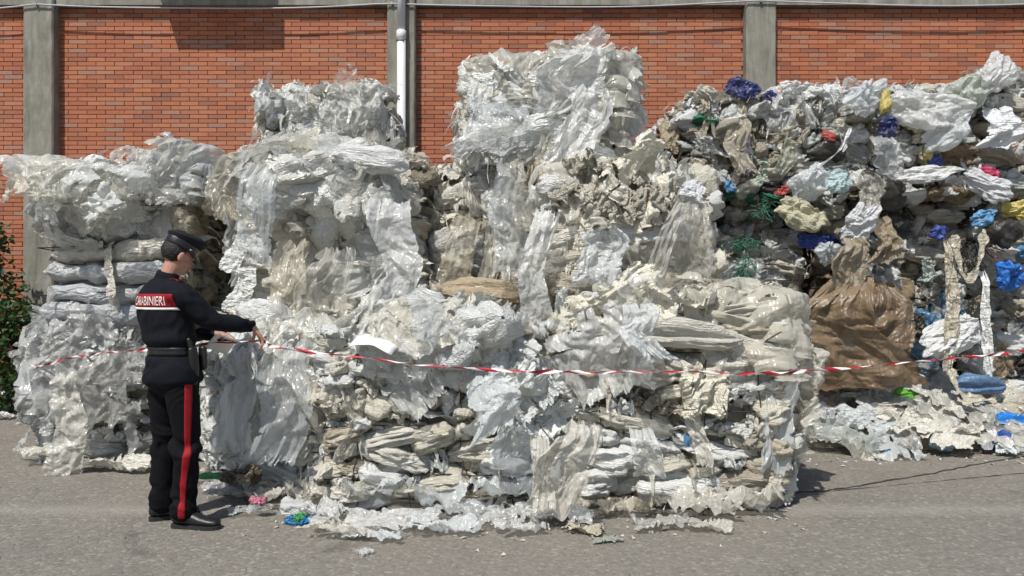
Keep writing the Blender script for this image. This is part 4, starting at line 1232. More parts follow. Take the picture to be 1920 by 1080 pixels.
G = 'long bundles of rolled film'
for a in [
 ('film_bundle', 'long white bundle bulging under the grey tuft of the right middle bale', 1215, 432, 5.5, 230, 78, WHITE, padm, 0, (0, -8, 6)),
 ('film_bundle', 'cream bundle near the top of the recessed bale', 868, 362, 6.1, 130, 46, WARM, padm, 1, (0, -14, 0)),
 ('film_bundle', 'grey bundle in the shade of the recessed bale', 858, 455, 6.12, 140, 66, GREYF, padm, 2, (0, -25, 0)),
 ('film_bundle', 'tan bundle lying low under the recessed bale', 900, 548, 5.85, 200, 50, (.58, .47, .32, .5), padm, 3, (0, 8, 0)),
 ('film_bundle', 'white rounded bundle low left above the tape near the officer', 495, 590, 5.35, 130, 60, WHITE, padm, 4, (0, -4, 0)),
 ('film_bundle', 'pale bundle wrapped over the upper front of the large middle bale', 690, 300, 5.6, 190, 56, WHITE, padm, 5, (0, 10, 0)),
 ('film_bundle', 'cream bundle below the paper sheet gap on the large middle bale', 845, 595, 5.55, 150, 66, WARM, padm, 6, (0, 5, 0)),
 ('film_bundle', 'long cream bundle slung across the top of the nearest right bale', 1270, 625, 4.82, 300, 60, WARM, padm, 7, (0, 4, -4)),
]:
    lump(a[0], a[1], 'bundle', a[2], a[3], a[4]+.06, a[5]*.72, a[6]*.72, *a[7:10], mat=M_milky, rot=a[10], group=G)

# sheets of white paper
M_paper = plain_mat('paper', (.80, .80, .79), 0.6, 0.03, 6)
def paper(label, px, py, d, w, h, rot, curl=0.04):
    V = []; n = 8
    for i in range(n+1):
        for j in range(n+1):
            x = (i/n-.5)*w; y = (j/n-.5)*h
            V.append((x, y, curl*math.sin(i/n*3.1)*math.cos(j/n*2) + 0.004*math.sin(i*1.7+j)))
    fc = [(i*(n+1)+j, i*(n+1)+j+1, (i+1)*(n+1)+j+1, (i+1)*(n+1)+j) for i in range(n) for j in range(n)]
    me = mesh('paper_sheet', V, fc, True, M_paper)
    o = obj('paper_sheet', me, None, None, PX(px, py, d), tuple(R(a) for a in rot))
    m = o.modifiers.new('thickness', 'SOLIDIFY'); m.thickness = 0.0015
    return tag(o, label, 'paper')
paper('bent white paper sheet lying on the nearest middle bale above the tape', 705, 643, 4.74, .29, .19, (30, 10, -12), .05)
lump('white_bag', 'small white bag scrap on the right corner of the right middle bale', 'bag', 1300, 352, 5.45, 46, 42, (.82, .84, .86, .03), openm, 2, M_milky, (60, 0, 0))

# ------------------------------------------------------------------ film and rubbish on the ground
rgl = random.Random(5)
def ground_sheet(label, px, py, wpx, i, col, mat=None, hz=1.0, asp=1.0, name='ground_film', cat='plastic film', group='film lying on the ground in front', rz=None, z0=0.0):
    p = gpt(px, py); p.z = z0
    tilt = 0.0
    if name == 'spilled_film':
        t = (850-py)/115.0
        d = 6.5 + 0.62*t; p = PX(px, py, d); p.z = max(p.z, 0)+z0; tilt = 0.45
        w = wpx*d/F
        m4 = Matrix.Rotation(tilt, 3, 'X') @ Matrix.Rotation(R(rz) if rz is not None else rgl.uniform(0, 6.28), 3, 'Z')
        o = obj(name, withmat(litm[i % 8], mat or M_sheet), None, None, p, m4.to_euler(), (w, w*asp, w*0.4*hz), col)
        return tag(o, label, cat, group)
    w = wpx*p.y/F
    o = obj(name, withmat(litm[i % 8], mat or M_sheet), None, None, p, (0, 0, R(rz) if rz is not None else rgl.uniform(0, 6.28)), (w, w*asp, w*0.62*hz), col)
    return tag(o, label, cat, group)
gs = ground_sheet
gs('torn white film lying flat in front of the nearest middle bale', 735, 985, 200, 0, WHITE, None, .8, .6, rz=10)
gs('curled clear film at the foot of the nearest middle bale', 965, 962, 190, 1, COOL, None, 1.7, .7, rz=-5)
gs('bunched clear film right of the curled film', 1015, 975, 110, 2, WHITE, None, 1.6, .8, rz=30)
gs('thin clear film between the torn white film and the curled film', 850, 970, 170, 3, COOL, M_clear, 1.1, .6, rz=0)
gs('cream film ends at the foot of the nearest middle bale, left side', 640, 950, 170, 4, WARM, None, 1.5, .7, rz=-20)
gs('dirty white film left of the blue wrapper', 520, 925, 150, 5, WARM, None, 1.4, .7, rz=15)
gs('clear printed film beside the shoe of the officer', 440, 938, 130, 6, (.62, .60, .66, .2), M_clear, 1.3, .7, rz=20)
gs('grey film under the dark rag', 410, 905, 110, 7, GREYF, M_clear, 1.5, .8, rz=0)
gs('crumpled white scrap near the blue wrapper', 552, 955, 60, 0, WHITE, None, 1.6, .8, rz=70)
gs('white scrap alone on the asphalt in front', 683, 1040, 34, 1, WHITE, None, 1.2, .8)
gs('tan paper scrap right of the bunched clear film', 1095, 1000, 80, 2, CREAM, M_milky, 1.2, .6, rz=-20)
gs('greenish flat scrap right of the tan scrap', 1135, 1015, 60, 3, (.42, .46, .40, .4), M_milky, .8, .6, rz=10)
gs('brown film ends under the nearest right bale', 1180, 968, 130, 4, CREAM, None, 1.4, .5, rz=0)
gs('cream film heap in front of the nearest right bale', 1310, 975, 160, 5, WARM, None, 1.5, .5, rz=5)
gs('film fringe at the right foot of the nearest right bale', 1430, 935, 120, 6, GREYF, None, 1.5, .6, rz=-30)
gs('long dirty film tail on the ground beside the officer', 205, 885, 170, 7, WARM, M_milky, 1.0, .28, rz=-3)
gs('film spill at the foot of the left bottom bale', 175, 850, 170, 1, WHITE, None, 1.6, .5, rz=10)
gs('film spill at the far left foot of the left stack', 40, 770, 120, 2, WARM, None, 1.6, .8, rz=0)
gs('small white film scrap beside the left stack', 12, 785, 50, 3, WHITE, M_milky, 1.4, .8)
gs('film heap between the officer and the nearest middle bale', 560, 895, 170, 0, COOL, None, 1.8, .7, rz=40)
gs('film heap at the foot of the low bale behind the officer', 450, 880, 150, 3, WHITE, None, 1.6, .7, rz=60)
gs('long cream film streamer lying left of the torn white film', 640, 1005, 150, 6, WARM, None, 1.0, .5, rz=-8)
gs('wide clear film skirt at the foot of the nearest middle bale', 760, 955, 260, 7, COOL, None, 1.6, .5, rz=4)
gs('milky film fold resting under the pleated sheet', 1060, 985, 120, 5, WHITE, None, 1.5, .6, rz=-15)
gs('rumpled clear film below the upright strip', 930, 985, 150, 0, WHITE, M_clear, 1.5, .6, rz=25)
gs('cream film wedge beside the pink wrapper', 500, 950, 110, 1, WARM, None, 1.3, .6, rz=-35)
gs('dirty film skirt under the low bale behind the officer', 480, 905, 190, 2, WARM, None, 1.5, .5, rz=8)
gs('grey film tongue reaching out before the nearest right bale', 1240, 990, 130, 3, GREYF, None, 1.0, .5, rz=12)
gs('pale film skirt along the nearest right bale', 1380, 965, 190, 4, WARM, None, 1.4, .4, rz=-6)
gs('clear film frill spreading at the very front of the nearest middle bale', 830, 1000, 150, 2, COOL, None, 1.1, .5, rz=6)
gs('small milky film flap at the front left corner of the nearest middle bale', 600, 975, 110, 5, WHITE, None, 1.5, .6, rz=-25)
gs('twisted clear film tail ending near the white scrap', 700, 1012, 120, 3, COOL, None, .9, .4, rz=-14)
gs('crinkled white film corner below the curled film', 975, 1000, 110, 6, WHITE, None, 1.2, .6, rz=18)
gs('beige film rag between the two nearest bales', 1070, 960, 110, 0, CREAM, None, 1.6, .7, rz=40)
gs('cloudy film bit at the front of the nearest right bale', 1330, 995, 90, 7, WARM, None, 1.1, .6, rz=-10)
gs('flattened clear film just right of the shoe of the officer', 470, 965, 90, 4, COOL, M_clear, 1.0, .6, rz=12)
gs('pale film strip lying parallel to the foot of the left stack', 110, 870, 150, 5, WARM, None, 1.2, .35, rz=8)
lump('dark_rag', 'dark brown rag on the film behind the shoe of the officer', 'rag', 452, 890, 4.95, 75, 46, (.075, .055, .04, .6), wadm, 7)
lump('blue_wrapper', 'blue and green wrapper in front of the nearest middle bale', 'wrapper', 572, 978, 4.62, 70, 24, (.03, .22, .50, .1), wadm, 3)
lump('green_wrapper', 'small green wrapper on top of the blue wrapper', 'wrapper', 562, 970, 4.61, 26, 20, (.05, .30, .10, .1), wadm, 4)
lump('pink_wrapper', 'small pink wrapper beside the clear printed film', 'wrapper', 484, 938, 4.75, 30, 20, (.60, .22, .30, .1), wadm, 5)
lump('green_wrapper', 'green film tip beside the dark rag', 'wrapper', 395, 893, 4.95, 40, 10, (.05, .40, .15, .1), padm, 1)
lump('white_scrap', 'crumpled white scrap on the film heap left of the blue wrapper', 'scrap', 553, 952, 4.7, 50, 28, (.78, .78, .76, .1), padm, 2, M_milky)
lump('blue_wrapper', 'small blue scrap high on the nearest right bale', 'wrapper', 1288, 826, 4.55, 12, 26, LBLUE, wadm, 6)

# spill of rubbish in front of the right stack
G = 'rubbish spilled before the right stack'
spill = [
 (1540, 770, 130, GREYF), (1600, 800, 170, (.62, .66, .66, .2)), (1570, 830, 150, (.55, .60, .56, .3)), (1660, 830, 170, COOL), (1720, 800, 190, WARM), (1700, 765, 190, GREYF),
 (1790, 770, 170, GREYF), (1780, 820, 170, WARM), (1850, 800, 170, WARM), (1830, 770, 150, (.62, .62, .58, .3)), (1900, 830, 120, WHITE), (1910, 765, 120, WARM), (1640, 760, 130, WARM), (1870, 830, 110, COOL), (1520, 810, 110, WHITE),
 (1700, 838, 120, GREYF), (1600, 845, 120, WARM), (1945, 800, 150, WARM), (1955, 840, 140, GREYF), (1750, 745, 170, GREYF), (1850, 745, 150, CREAM)]
V = []; fc = []; nx_, ny_ = 60, 16
for j in range(ny_+1):
    for i in range(nx_+1):
        x = 2.45 + 4.0*i/nx_; t = j/ny_; y = 6.55 + 0.95*t
        z = 0.36*min(1, t*1.25)*min(1, i/6) + 0.0
        V.append((x, y + 0.12*math.sin(x*2.3), z))
V = np.array(V); V[:, 2] += (cnoise(V, 71, ((1.2, .10, 4), (3, .05, 5), (8, .02, 5))))*np.minimum(1, (V[:, 1]-6.45)*4); V[:, 2] = np.maximum(V[:, 2], -0.01)
fc = [(j*(nx_+1)+i, j*(nx_+1)+i+1, (j+1)*(nx_+1)+i+1, (j+1)*(nx_+1)+i) for j in range(ny_) for i in range(nx_)]
tag(obj('rubbish_heap', mesh('rubbish_heap', V, fc), M_core, None, color=(.40, .38, .33, .6)), 'low heap of matted grey film at the foot of the mixed stack', 'heap')
where = ['beside the nearest right bale', 'in front of the large brown sheet', 'at the near edge of the spill', 'below the dangling ribbons', 'at the right edge of the picture']
for k, (x, y, w, c) in enumerate(spill):
    wh = where[0] if x < 1550 else where[1] if x < 1690 and y < 815 else where[4] if x > 1860 else where[2] if y >= 815 else where[3]
    adj = ['flattened', 'crumpled', 'torn', 'dusty', 'wrinkled', 'shiny', 'folded', 'ragged', 'limp', 'matted', 'slack', 'trampled', 'creased', 'bunched', 'tangled', 'thin', 'twisted', 'grubby', 'faded', 'stretched', 'loose'][k]
    gs('%s %s film %s' % (adj, 'grey' if c == GREYF else 'white' if c in (WHITE, COOL) else 'cream', wh), x, y, w, k+2, c, (M_sheet, M_milky, M_sheet)[k % 3], rgl.uniform(1.0, 1.9), rgl.uniform(.4, .8), 'spilled_film', group=G, z0=0.01*(k % 4))
for a in [
 ('blue_bag', 'bright blue bag on the ground at the right edge', 1897, 792, 60, 26, (.01, .20, .65, .05), padm, 0),
 ('blue_bag', 'dark blue crumpled bag on the near edge of the spill', 1868, 825, 44, 24, (.012, .07, .32, .05), bagm, 1),
 ('green_wrapper', 'lime green scrap under the large brown sheet', 1697, 739, 40, 16, (.15, .45, .06, .05), padm, 2),
 ('blue_bag', 'blue and white printed scrap in the middle of the spill', 1570, 790, 60, 26, (.10, .14, .40, .1), bagm, 3),
 ('yellow_wrapper', 'small yellow wrapper at the near edge of the spill', 1719, 836, 22, 12, YEL, bagm, 4),
 ('blue_bag', 'small bright blue scrap beside the trailing beige ribbon', 1845, 758, 22, 30, LBLUE, bagm, 5),
 ('blue_wrapper', 'tiny blue wrapper at the near edge of the spill', 1667, 846, 18, 10, LBLUE, padm, 3),
 ('blue_wrapper', 'pale blue wrapper near the yellow wrapper', 1765, 832, 44, 22, (.35, .50, .60, .1), padm, 4),
 ('dark_rag', 'dark rag in the spill beside the dark blue bag', 1800, 790, 60, 26, (.10, .085, .07, .5), padm, 5),
 ('wooden_slat', 'dark wooden slat lying by the nearest right bale', 1530, 738, 70, 10, (.09, .07, .05, .5), padm, 6),
]:
    lump(a[0], a[1], 'rag' if 'rag' in a[0] else 'slat' if 'slat' in a[0] else 'scrap', a[2], a[3], 6.42 + 0.62*(850-a[3])/115, *a[4:9], group=G)
cb = MB().box(-.24, .24, -.16, .16, 0, .006).box(-.24, .24, -.162, -.156, .006, .05)
q = PX(1525, 765, 6.9)
tag(cb.build('cardboard', plain_mat('cardboard', (.36, .27, .17), .8, .15, 9, .2), None, loc=tuple(q), rot=(R(24), R(-6), R(14))), 'flat piece of brown cardboard beside the nearest right bale', 'cardboard')

# beige ribbon end trailing on the ground, ribbon loop
def ribbon(label, pts, w, mat, col, name='ribbon', cat='ribbon', group='ribbons dangling on the right'):
    pts = [Vector(p) for p in pts]
    # Catmull-Rom
    fp = []
    for i in range(len(pts)-1):
        p0, p1, p2, p3 = pts[max(i-1, 0)], pts[i], pts[i+1], pts[min(i+2, len(pts)-1)]
        for k in range(10):
            t = k/10; fp.append(0.5*((2*p1) + (-p0+p2)*t + (2*p0-5*p1+4*p2-p3)*t*t + (-p0+3*p1-3*p2+p3)*t**3))
    fp.append(pts[-1]); V = []; fc = []
    for i, p in enumerate(fp):
        t = (fp[min(i+1, len(fp)-1)] - fp[max(i-1, 0)]).normalized()
        s = t.cross(Vector((0.2, -1, 0.3))).normalized()
        for j in range(5):
            V.append(p + s*w*(.7+.35*math.sin(i*.33)+.15*math.sin(i*.9))*(j/4-.5) + Vector((0, -1, .3))*0.012*math.sin(j*2.1+i*.7))
        if i:
            for j in range(4): fc.append((5*i-5+j, 5*i-4+j, 5*i+1+j, 5*i+j))
    o = obj(name, mesh(name, V, fc, True), mat, None, (0, 0, 0), color=col)
    return tag(o, label, cat, group)
ribbon('beige ribbon end trailing from the long ribbon onto the spill', [PX(1783, 690, 6.83), PX(1790, 718, 6.75), PX(1808, 742, 6.7), PX(1840, 748, 6.65), PX(1868, 752, 6.6)], .09, M_milky, (.52, .48, .38, .3))
ribbon('beige ribbon looping between the two dangling ribbons', [PX(1790, 440, 6.85), PX(1798, 490, 6.8), PX(1812, 522, 6.78), PX(1832, 505, 6.78), PX(1842, 460, 6.8), PX(1846, 430, 6.85)], .09, M_milky, (.52, .48, .38, .3))
ribbon('thin white string slanting over the middle of the mixed stack', [PX(1595, 240, 6.9), PX(1575, 280, 6.85), PX(1545, 305, 6.85), PX(1520, 315, 6.9)], .03, M_milky, WHITE, 'string', 'string')
# ------------------------------------------------------------------ the officer
from mathutils.bvhtree import BVHTree
mpp = 4.62/F
PO = Vector(((325-960)*mpp, 4.62, 0))          # stands here
def ball(mb, c, rad, M=None, n=20, m=14):
    V = []; fc = []
    for i in range(m+1):
        a = math.pi*i/m
        for j in range(n):
            b = 2*math.pi*j/n
            v = Vector((rad[0]*math.sin(a)*math.cos(b), rad[1]*math.sin(a)*math.sin(b), rad[2]*math.cos(a))) + Vector(c)
            V.append(M @ v if M is not None else v)
    for i in range(m):
        for j in range(n): fc.append((i*n+j, (i+1)*n+j, (i+1)*n+(j+1) % n, i*n+(j+1) % n))
    return mb.add(V, fc)
def limb(mb, pts, n=16, up=(0, 0, 1), sub=5, ends=True):
    """tapered limb through (point, ra, rb) stations, smooth between them, rounded ends"""
    P = [Vector(p[0]) for p in pts]; ra = [p[1] for p in pts]; rb = [p[2] if len(p) > 2 else p[1] for p in pts]
    fp, fe = [], []
    def cr(a, b, c, d, t): return 0.5*((2*b) + (c-a)*t + (2*a-5*b+4*c-d)*t*t + (3*b-a-3*c+d)*t**3)
    for i in range(len(P)-1):
        k = [max(i-1, 0), i, i+1, min(i+2, len(P)-1)]
        for s in range(sub):
            t = s/sub
            fp.append(cr(*[P[q] for q in k], t)); fe.append((cr(*[ra[q] for q in k], t), cr(*[rb[q] for q in k], t)))
    fp.append(P[-1]); fe.append((ra[-1], rb[-1]))
    if ends:
        d0 = (fp[0]-fp[1]).normalized(); d1 = (fp[-1]-fp[-2]).normalized()
        e0, e1 = fe[0], fe[-1]
        fp = [fp[0]+d0*min(e0)*.55] + fp + [fp[-1]+d1*min(e1)*.55]
        fe = [(e0[0]*.5, e0[1]*.5)] + fe + [(e1[0]*.5, e1[1]*.5)]
    return mb.tube(fp, 1, n, True, 0, up, fe)
def remesh(name, mb, vox, smooth=6, mat=None, parent=None, disp=None, fac=0.6):
    me = bpy.data.meshes.new('tmp'); me.from_pydata(mb.v, [], mb.f); me.update()
    t = bpy.data.objects.new('tmp', me); COL.objects.link(t)
    m = t.modifiers.new('r', 'REMESH'); m.mode = 'VOXEL'; m.voxel_size = vox
    if smooth:
        q = t.modifiers.new('s', 'SMOOTH'); q.factor = fac; q.iterations = smooth
    dg = bpy.context.evaluated_depsgraph_get()
    out = bpy.data.meshes.new_from_object(t.evaluated_get(dg))
    bpy.data.objects.remove(t); bpy.data.meshes.remove(me)
    out.name = name
    if disp is not None:
        n = len(out.vertices); co = np.zeros(n*3); no = np.zeros(n*3)
        out.vertices.foreach_get('co', co); out.vertices.foreach_get('normal', no)
        co = co.reshape(-1, 3); no = no.reshape(-1, 3)
        co += no*disp(co)[:, None]
        out.vertices.foreach_set('co', co.ravel())
    out.polygons.foreach_set('use_smooth', np.ones(len(out.polygons), bool))
    if mat: out.materials.append(mat)
    out.update()
    return out
M_cloth = plain_mat('uniform_navy', (0.0055, 0.006, 0.010), 0.85, 0.25, 60, 0.25, 0.2, bscale=400)
M_trouser = plain_mat('trouser_black', (0.005, 0.005, 0.0065), 0.85, 0.25, 60, 0.25, 0.15, bscale=400)
M_red = plain_mat('red_cloth', (0.28, 0.006, 0.013), 0.75, 0.12, 30, 0.2, 0.3)
M_whitec = plain_mat('white_trim', (0.75, 0.73, 0.68), 0.7, 0.06, 30)
M_skin = plain_mat('skin', (0.46, 0.235, 0.165), 0.5, 0.12, 14, 0.1)
M_hair = plain_mat('hair', (0.012, 0.009, 0.007), 0.55, 0.4, 90, 0.5)
M_leather = plain_mat('black_leather', (0.012, 0.012, 0.013), 0.35, 0.3, 40, 0.2)
M_sole = plain_mat('rubber_sole', (0.02, 0.02, 0.02), 0.8, 0.3, 40)
yaw = R(31); fw = Vector((math.sin(yaw), math.cos(yaw), 0)); rt = Vector((math.cos(yaw), -math.sin(yaw), 0))
# --- joints, relative to PO
SH_R, EL_R, WR_R = Vector((.100, -.115, 1.435)), Vector((.262, -.055, 1.262)), Vector((.455, .13, 1.212))
SH_L, EL_L, WR_L = Vector((-.205, .145, 1.42)), Vector((-.045, .36, 1.17)), Vector((.175, .235, 1.165))
HIP_R, KN_R, AN_R = Vector((.075, -.055, .92)), Vector((.105, -.045, .50)), Vector((.092, -.055, .10))
HIP_L, KN_L, AN_L = Vector((-.070, .065, .92)), Vector((-.090, .085, .50)), Vector((-.112, .105, .10))
HM = Matrix.Translation((.012, .022, 1.662)) @ Matrix.Rotation(R(-42), 4, 'Z') @ Matrix.Rotation(R(-30), 4, 'X') @ Matrix.Rotation(R(6), 4, 'Y')
# body: head with face, neck, trunk, limbs and hands in one skin
body = MB()
ball(body, (0, -.012, .028), (.074, .094, .088), HM)
ball(body, (0, .022, -.035), (.058, .070, .085), HM)
ball(body, (0, .045, -.092), (.032, .036, .026), HM)              # chin
limb(body, [(HM @ Vector((0, .088, .02)), .009), (HM @ Vector((0, .106, -.022)), .013), (HM @ Vector((0, .096, -.036)), .016)], 10, sub=3)
for s in (-1, 1):
    ball(body, (s*.032, .082, .036), (.024, .012, .009), HM, 12, 8)   # brow
    ball(body, (s*.032, .078, .012), (.013, .012, .010), HM, 12, 8)   # eye
    ball(body, (s*.078, -.005, .002), (.010, .020, .032), HM, 12, 10) # ear
    ball(body, (s*.044, .058, -.02), (.022, .022, .024), HM, 12, 8)   # cheek
ball(body, (0, .092, -.062), (.022, .010, .006), HM, 12, 8)
ball(body, (0, .089, -.074), (.020, .011, .007), HM, 12, 8)
limb(body, [((-.045, 0, 1.47), .066), ((-.034, .004, 1.53), .057), ((-.008, .012, 1.60), .055), ((.006, .02, 1.65), .055)], 16, up=fw)
limb(body, [((0, 0, .90), .15, .11), ((-.015, 0, 1.10), .14, .10), ((-.045, 0, 1.32), .17, .105), ((-.045, 0, 1.45), .10, .08)], 20, up=fw)
def hand(mb, W, d, nrm, thumb, curl, size=1.0, spread=1.0):
    """W wrist, d along the palm, nrm out of the palm, thumb: side of the thumb"""
    d = d.normalized(); nrm = (nrm - d*nrm.dot(d)).normalized(); sd = d.cross(nrm).normalized()
    if sd.dot(thumb) < 0: sd = -sd
    P = lambda a, b, c=0.0: W + (d*a + sd*b + nrm*c)*size
    limb(mb, [(P(-.05, 0), .024, .020), (P(.0, 0), .026, .018), (P(.045, 0), .038, .015), (P(.085, 0), .040, .013)], 14, up=nrm, sub=4)
    for k, (b, l) in enumerate(((.030, .070), (.010, .078), (-.010, .072), (-.029, .056))):
        c = curl[k]; p = P(.085, b, 0); a = 0.0; dd = d + sd*(b*spread*2.2); dd.normalize()
        pts = [(p - dd*.02*size, .0092*size)]
        pts.append((p, .0092*size))
        for s_, f_ in enumerate((.45, .32, .23)):
            a += c*(0.9, 1.1, 0.8)[s_]
            q = dd*math.cos(a) + nrm*math.sin(a)
            p = p + q*l*f_*size; pts.append((p, (.0086, .008, .0066)[s_]*size))
        limb(mb, pts, 10, up=sd, sub=3)
    t0 = P(.022, .030, .004); c = curl[4]
    td = (d*0.72 + sd*0.65 + nrm*0.35*c).normalized()
    t1 = t0 + td*.042*size; t2 = t1 + (td*0.8 + d*0.35 + nrm*0.6*c).normalized()*.032*size; t3 = t2 + (td*0.5 + d*0.6 + nrm*0.7*c).normalized()*.024*size
    limb(mb, [(P(.008, .018), .014), (t0, .0135*size), (t1, .011*size), (t2, .0095*size), (t3, .0075*size)], 10, up=nrm, sub=3)
for A, B, C in ((SH_R, EL_R, WR_R), (SH_L, EL_L, WR_L)):
    limb(body, [(A, .050), (A.lerp(B, .5), .046), (B, .038), (B.lerp(C, .35), .038), (C, .025)], 14)
hand(body, WR_R, Vector((.34, .22, -.62)), Vector((-.55, -.3, -.35)), Vector((-.4, .7, 0)), (.35, .42, .5, .55, .9))
hand(body, WR_L, Vector((.95, -.12, -.12)), Vector((.05, -.25, -.95)), Vector((.2, -1, .1)), (.35, .38, .4, .45, .6))
for A, B, C in ((HIP_R, KN_R, AN_R), (HIP_L, KN_L, AN_L)):
    limb(body, [(A, .075), (A.lerp(B, .5), .065), (B, .05), (B.lerp(C, .35), .05), (C, .035), (C - Vector((0, 0, .05)), .035)], 14, up=fw)
bme_ = remesh('person', body, 0.0042, 4, M_skin)
person = obj('person', bme_, None, None, PO)
tag(person, 'person in dark uniform and peaked cap seen from behind, reaching to the barrier tape', 'person')

# --- jacket
jk = MB()
limb(jk, [((.000, .0, .895), .200, .150), ((-.003, .0, .96), .196, .148), ((-.010, 0, 1.07), .176, .130), ((-.013, 0, 1.10), .176, .130), ((-.024, .0, 1.18), .188, .136), ((-.048, 0, 1.32), .205, .140), ((-.052, -.002, 1.41), .196, .125), ((-.047, 0, 1.475), .130, .098), ((-.040, .002, 1.515), .080, .074)], 28, up=fw, sub=6)
limb(jk, [((-.047, .0, 1.49), .078, .072), ((-.034, .004, 1.555), .069, .066)], 20, up=fw)          # collar
limb(jk, [(Vector((-.04, 0, 1.44)), .075), (SH_R + Vector((-.02, .015, 0)), .080), (SH_R.lerp(EL_R, .45), .074), (EL_R, .066), (EL_R.lerp(WR_R, .5), .060), (WR_R - Vector((.012, .01, -.006)), .046)], 18)
limb(jk, [(Vector((-.04, 0, 1.44)), .075), (SH_L + Vector((.02, -.015, 0)), .080), (SH_L.lerp(EL_L, .45), .074), (EL_L, .066), (EL_L.lerp(WR_L, .5), .058), (WR_L - Vector((.02, 0, 0)), .044)], 18)
def wr_j(co):
    w = 0.0085*cnoise(co*2.2, 5, ((1.4, 1.0, 4), (3.5, .45, 5)), (.5, .5, 1.0), .25)
    arm = np.clip((co[:, 0]-.16)/.1, 0, 1)
    w = w*(1+arm*0.8)
    belt = np.clip(1-np.abs(co[:, 2]-1.085)/.05, 0, 1)
    w = w - belt*0.012*(1-arm)
    blouse = np.exp(-((co[:, 2]-1.155)/.03)**2)*(1-arm)*0.010
    return w + blouse
jme = remesh('jacket', jk, 0.009, 5, M_cloth, disp=wr_j)
jacket = obj('jacket', jme, None, person)
# --- trousers
tr = MB()
limb(tr, [((0, 0, 1.0), .165, .12), ((.002, 0, .93), .175, .135), ((.004, 0, .86), .165, .125)], 24, up=fw)
for A, B, C, q in ((HIP_R, KN_R, AN_R, 1), (HIP_L, KN_L, AN_L, 1.06)):
    limb(tr, [(A + Vector((0, 0, .0)), .098*q, .100*q), (A.lerp(B, .35), .093*q, .098*q), (A.lerp(B, .75), .082*q, .086*q), (B, .078*q, .082*q), (B.lerp(C, .5), .074*q, .080*q), (C + Vector((0, 0, .08)), .072*q, .076*q), (C + Vector((0, 0, -.015)), .074*q, .080*q)], 20, up=fw)
def wr_t(co):
    k = np.exp(-((co[:, 2]-.50)/.12)**2) + np.exp(-((co[:, 2]-.17)/.08)**2)*1.3 + np.exp(-((co[:, 2]-.82)/.07)**2)*.6
    return 0.0095*(0.3+k)*cnoise(co*2.0, 9, ((1.6, 1.0, 4), (4, .4, 5)), (.35, .35, 1.0), .3)
tme = remesh('trousers', tr, 0.009, 5, M_trouser, disp=wr_t)
trousers = obj('trousers', tme, None, person)
bj = BVHTree.FromPolygons([v.co for v in jme.vertices], [p.vertices for p in jme.polygons])
bt = BVHTree.FromPolygons([v.co for v in tme.vertices], [p.vertices for p in tme.polygons])
def cast(bvh, o, d, off=0.003):
    h = bvh.ray_cast(Vector(o), Vector(d).normalized())
    if h[0] is None: return None
    return h[0] - Vector(d).normalized()*off
def wrap(name, bvh, grid, off, mat, parent):
    """grid[i][j] = (ray origin, direction): a patch that clings to the cloth"""
    V = []; ok = []
    for row in grid:
        for (o, d) in row:
            q = cast(bvh, o, d, off); ok.append(q is not None); V.append(q if q is not None else Vector(o)+Vector(d)*.3)
    m_ = len(grid[0]); fc = []
    for i in range(len(grid)-1):
        for j in range(m_-1):
            f = (i*m_+j, i*m_+j+1, (i+1)*m_+j+1, (i+1)*m_+j)
            if all(ok[q] for q in f): fc.append(f)
    o = obj(name, mesh(name, V, fc, True), mat, parent)
    md = o.modifiers.new('thickness', 'SOLIDIFY'); md.thickness = 0.002; md.offset = 1
    return o
# red side stripe of the right leg
g = []
for i in range(60):
    z = .905 - (.905-.075)*i/59
    t = (.92-z)/.82
    c = HIP_R.lerp(KN_R, min(1, t*2)) if t < .5 else KN_R.lerp(AN_R, min(1, (t-.5)*2))
    a = -0.72 - 0.62*min(1, t*1.25)
    row = []
    for k in (-2, -1, 0, 1, 2):
        aa = a + k*0.125
        d = Vector((math.cos(aa), math.sin(aa), 0)); row.append((Vector((c.x, c.y, z)) + d*.3, -d))
    g.append(row)
wrap('trouser_stripe', bt, g, .0035, M_red, trousers)
# red back band with white trim and lettering
def back_ray(s, z): return (Vector((-.05, 0, z)) + rt*s - fw*.5, fw)
ZB0, ZB1 = 1.352, 1.432
def zdrop(s): return 0.0
g = [[back_ray(-.20 + .41*j/40, ZB0 + (ZB1-ZB0)*i/8) for j in range(41)] for i in range(9)]
band = wrap('back_band', bj, g, .003, M_red, jacket)
g = [[back_ray(-.20 + .41*j/40, ZB0 - .016 + .014*i/2) for j in range(41)] for i in range(3)]
wrap('white_trim', bj, g, .003, M_whitec, jacket)
cu = bpy.data.curves.new('lettering', 'FONT'); cu.body = 'CARABINIERI'; cu.size = 0.078; cu.align_x = 'CENTER'; cu.resolution_u = 3
to = bpy.data.objects.new('lettering', cu); COL.objects.link(to)
lm = bpy.data.meshes.new_from_object(to.evaluated_get(bpy.context.evaluated_depsgraph_get()))
bpy.data.objects.remove(to)
import bmesh
bm_ = bmesh.new(); bm_.from_mesh(lm); bmesh.ops.triangulate(bm_, faces=bm_.faces); bmesh.ops.subdivide_edges(bm_, edges=[e for e in bm_.edges if e.calc_length() > .02], cuts=2); bm_.to_mesh(lm); bm_.free()
xs = [v.co.x for v in lm.vertices]; wdt = max(xs)-min(xs)
for v in lm.vertices:
    s = .012 + v.co.x/wdt*.27; z = ZB0 + .012 + v.co.y/.078*0.078
    q = cast(bj, *back_ray(s, z), .0075)
    v.co = q if q is not None else Vector((-.05, 0, z)) + rt*s - fw*.14
lm.materials.append(M_whitec); lm.name = 'lettering'
obj('lettering', lm, None, jacket)
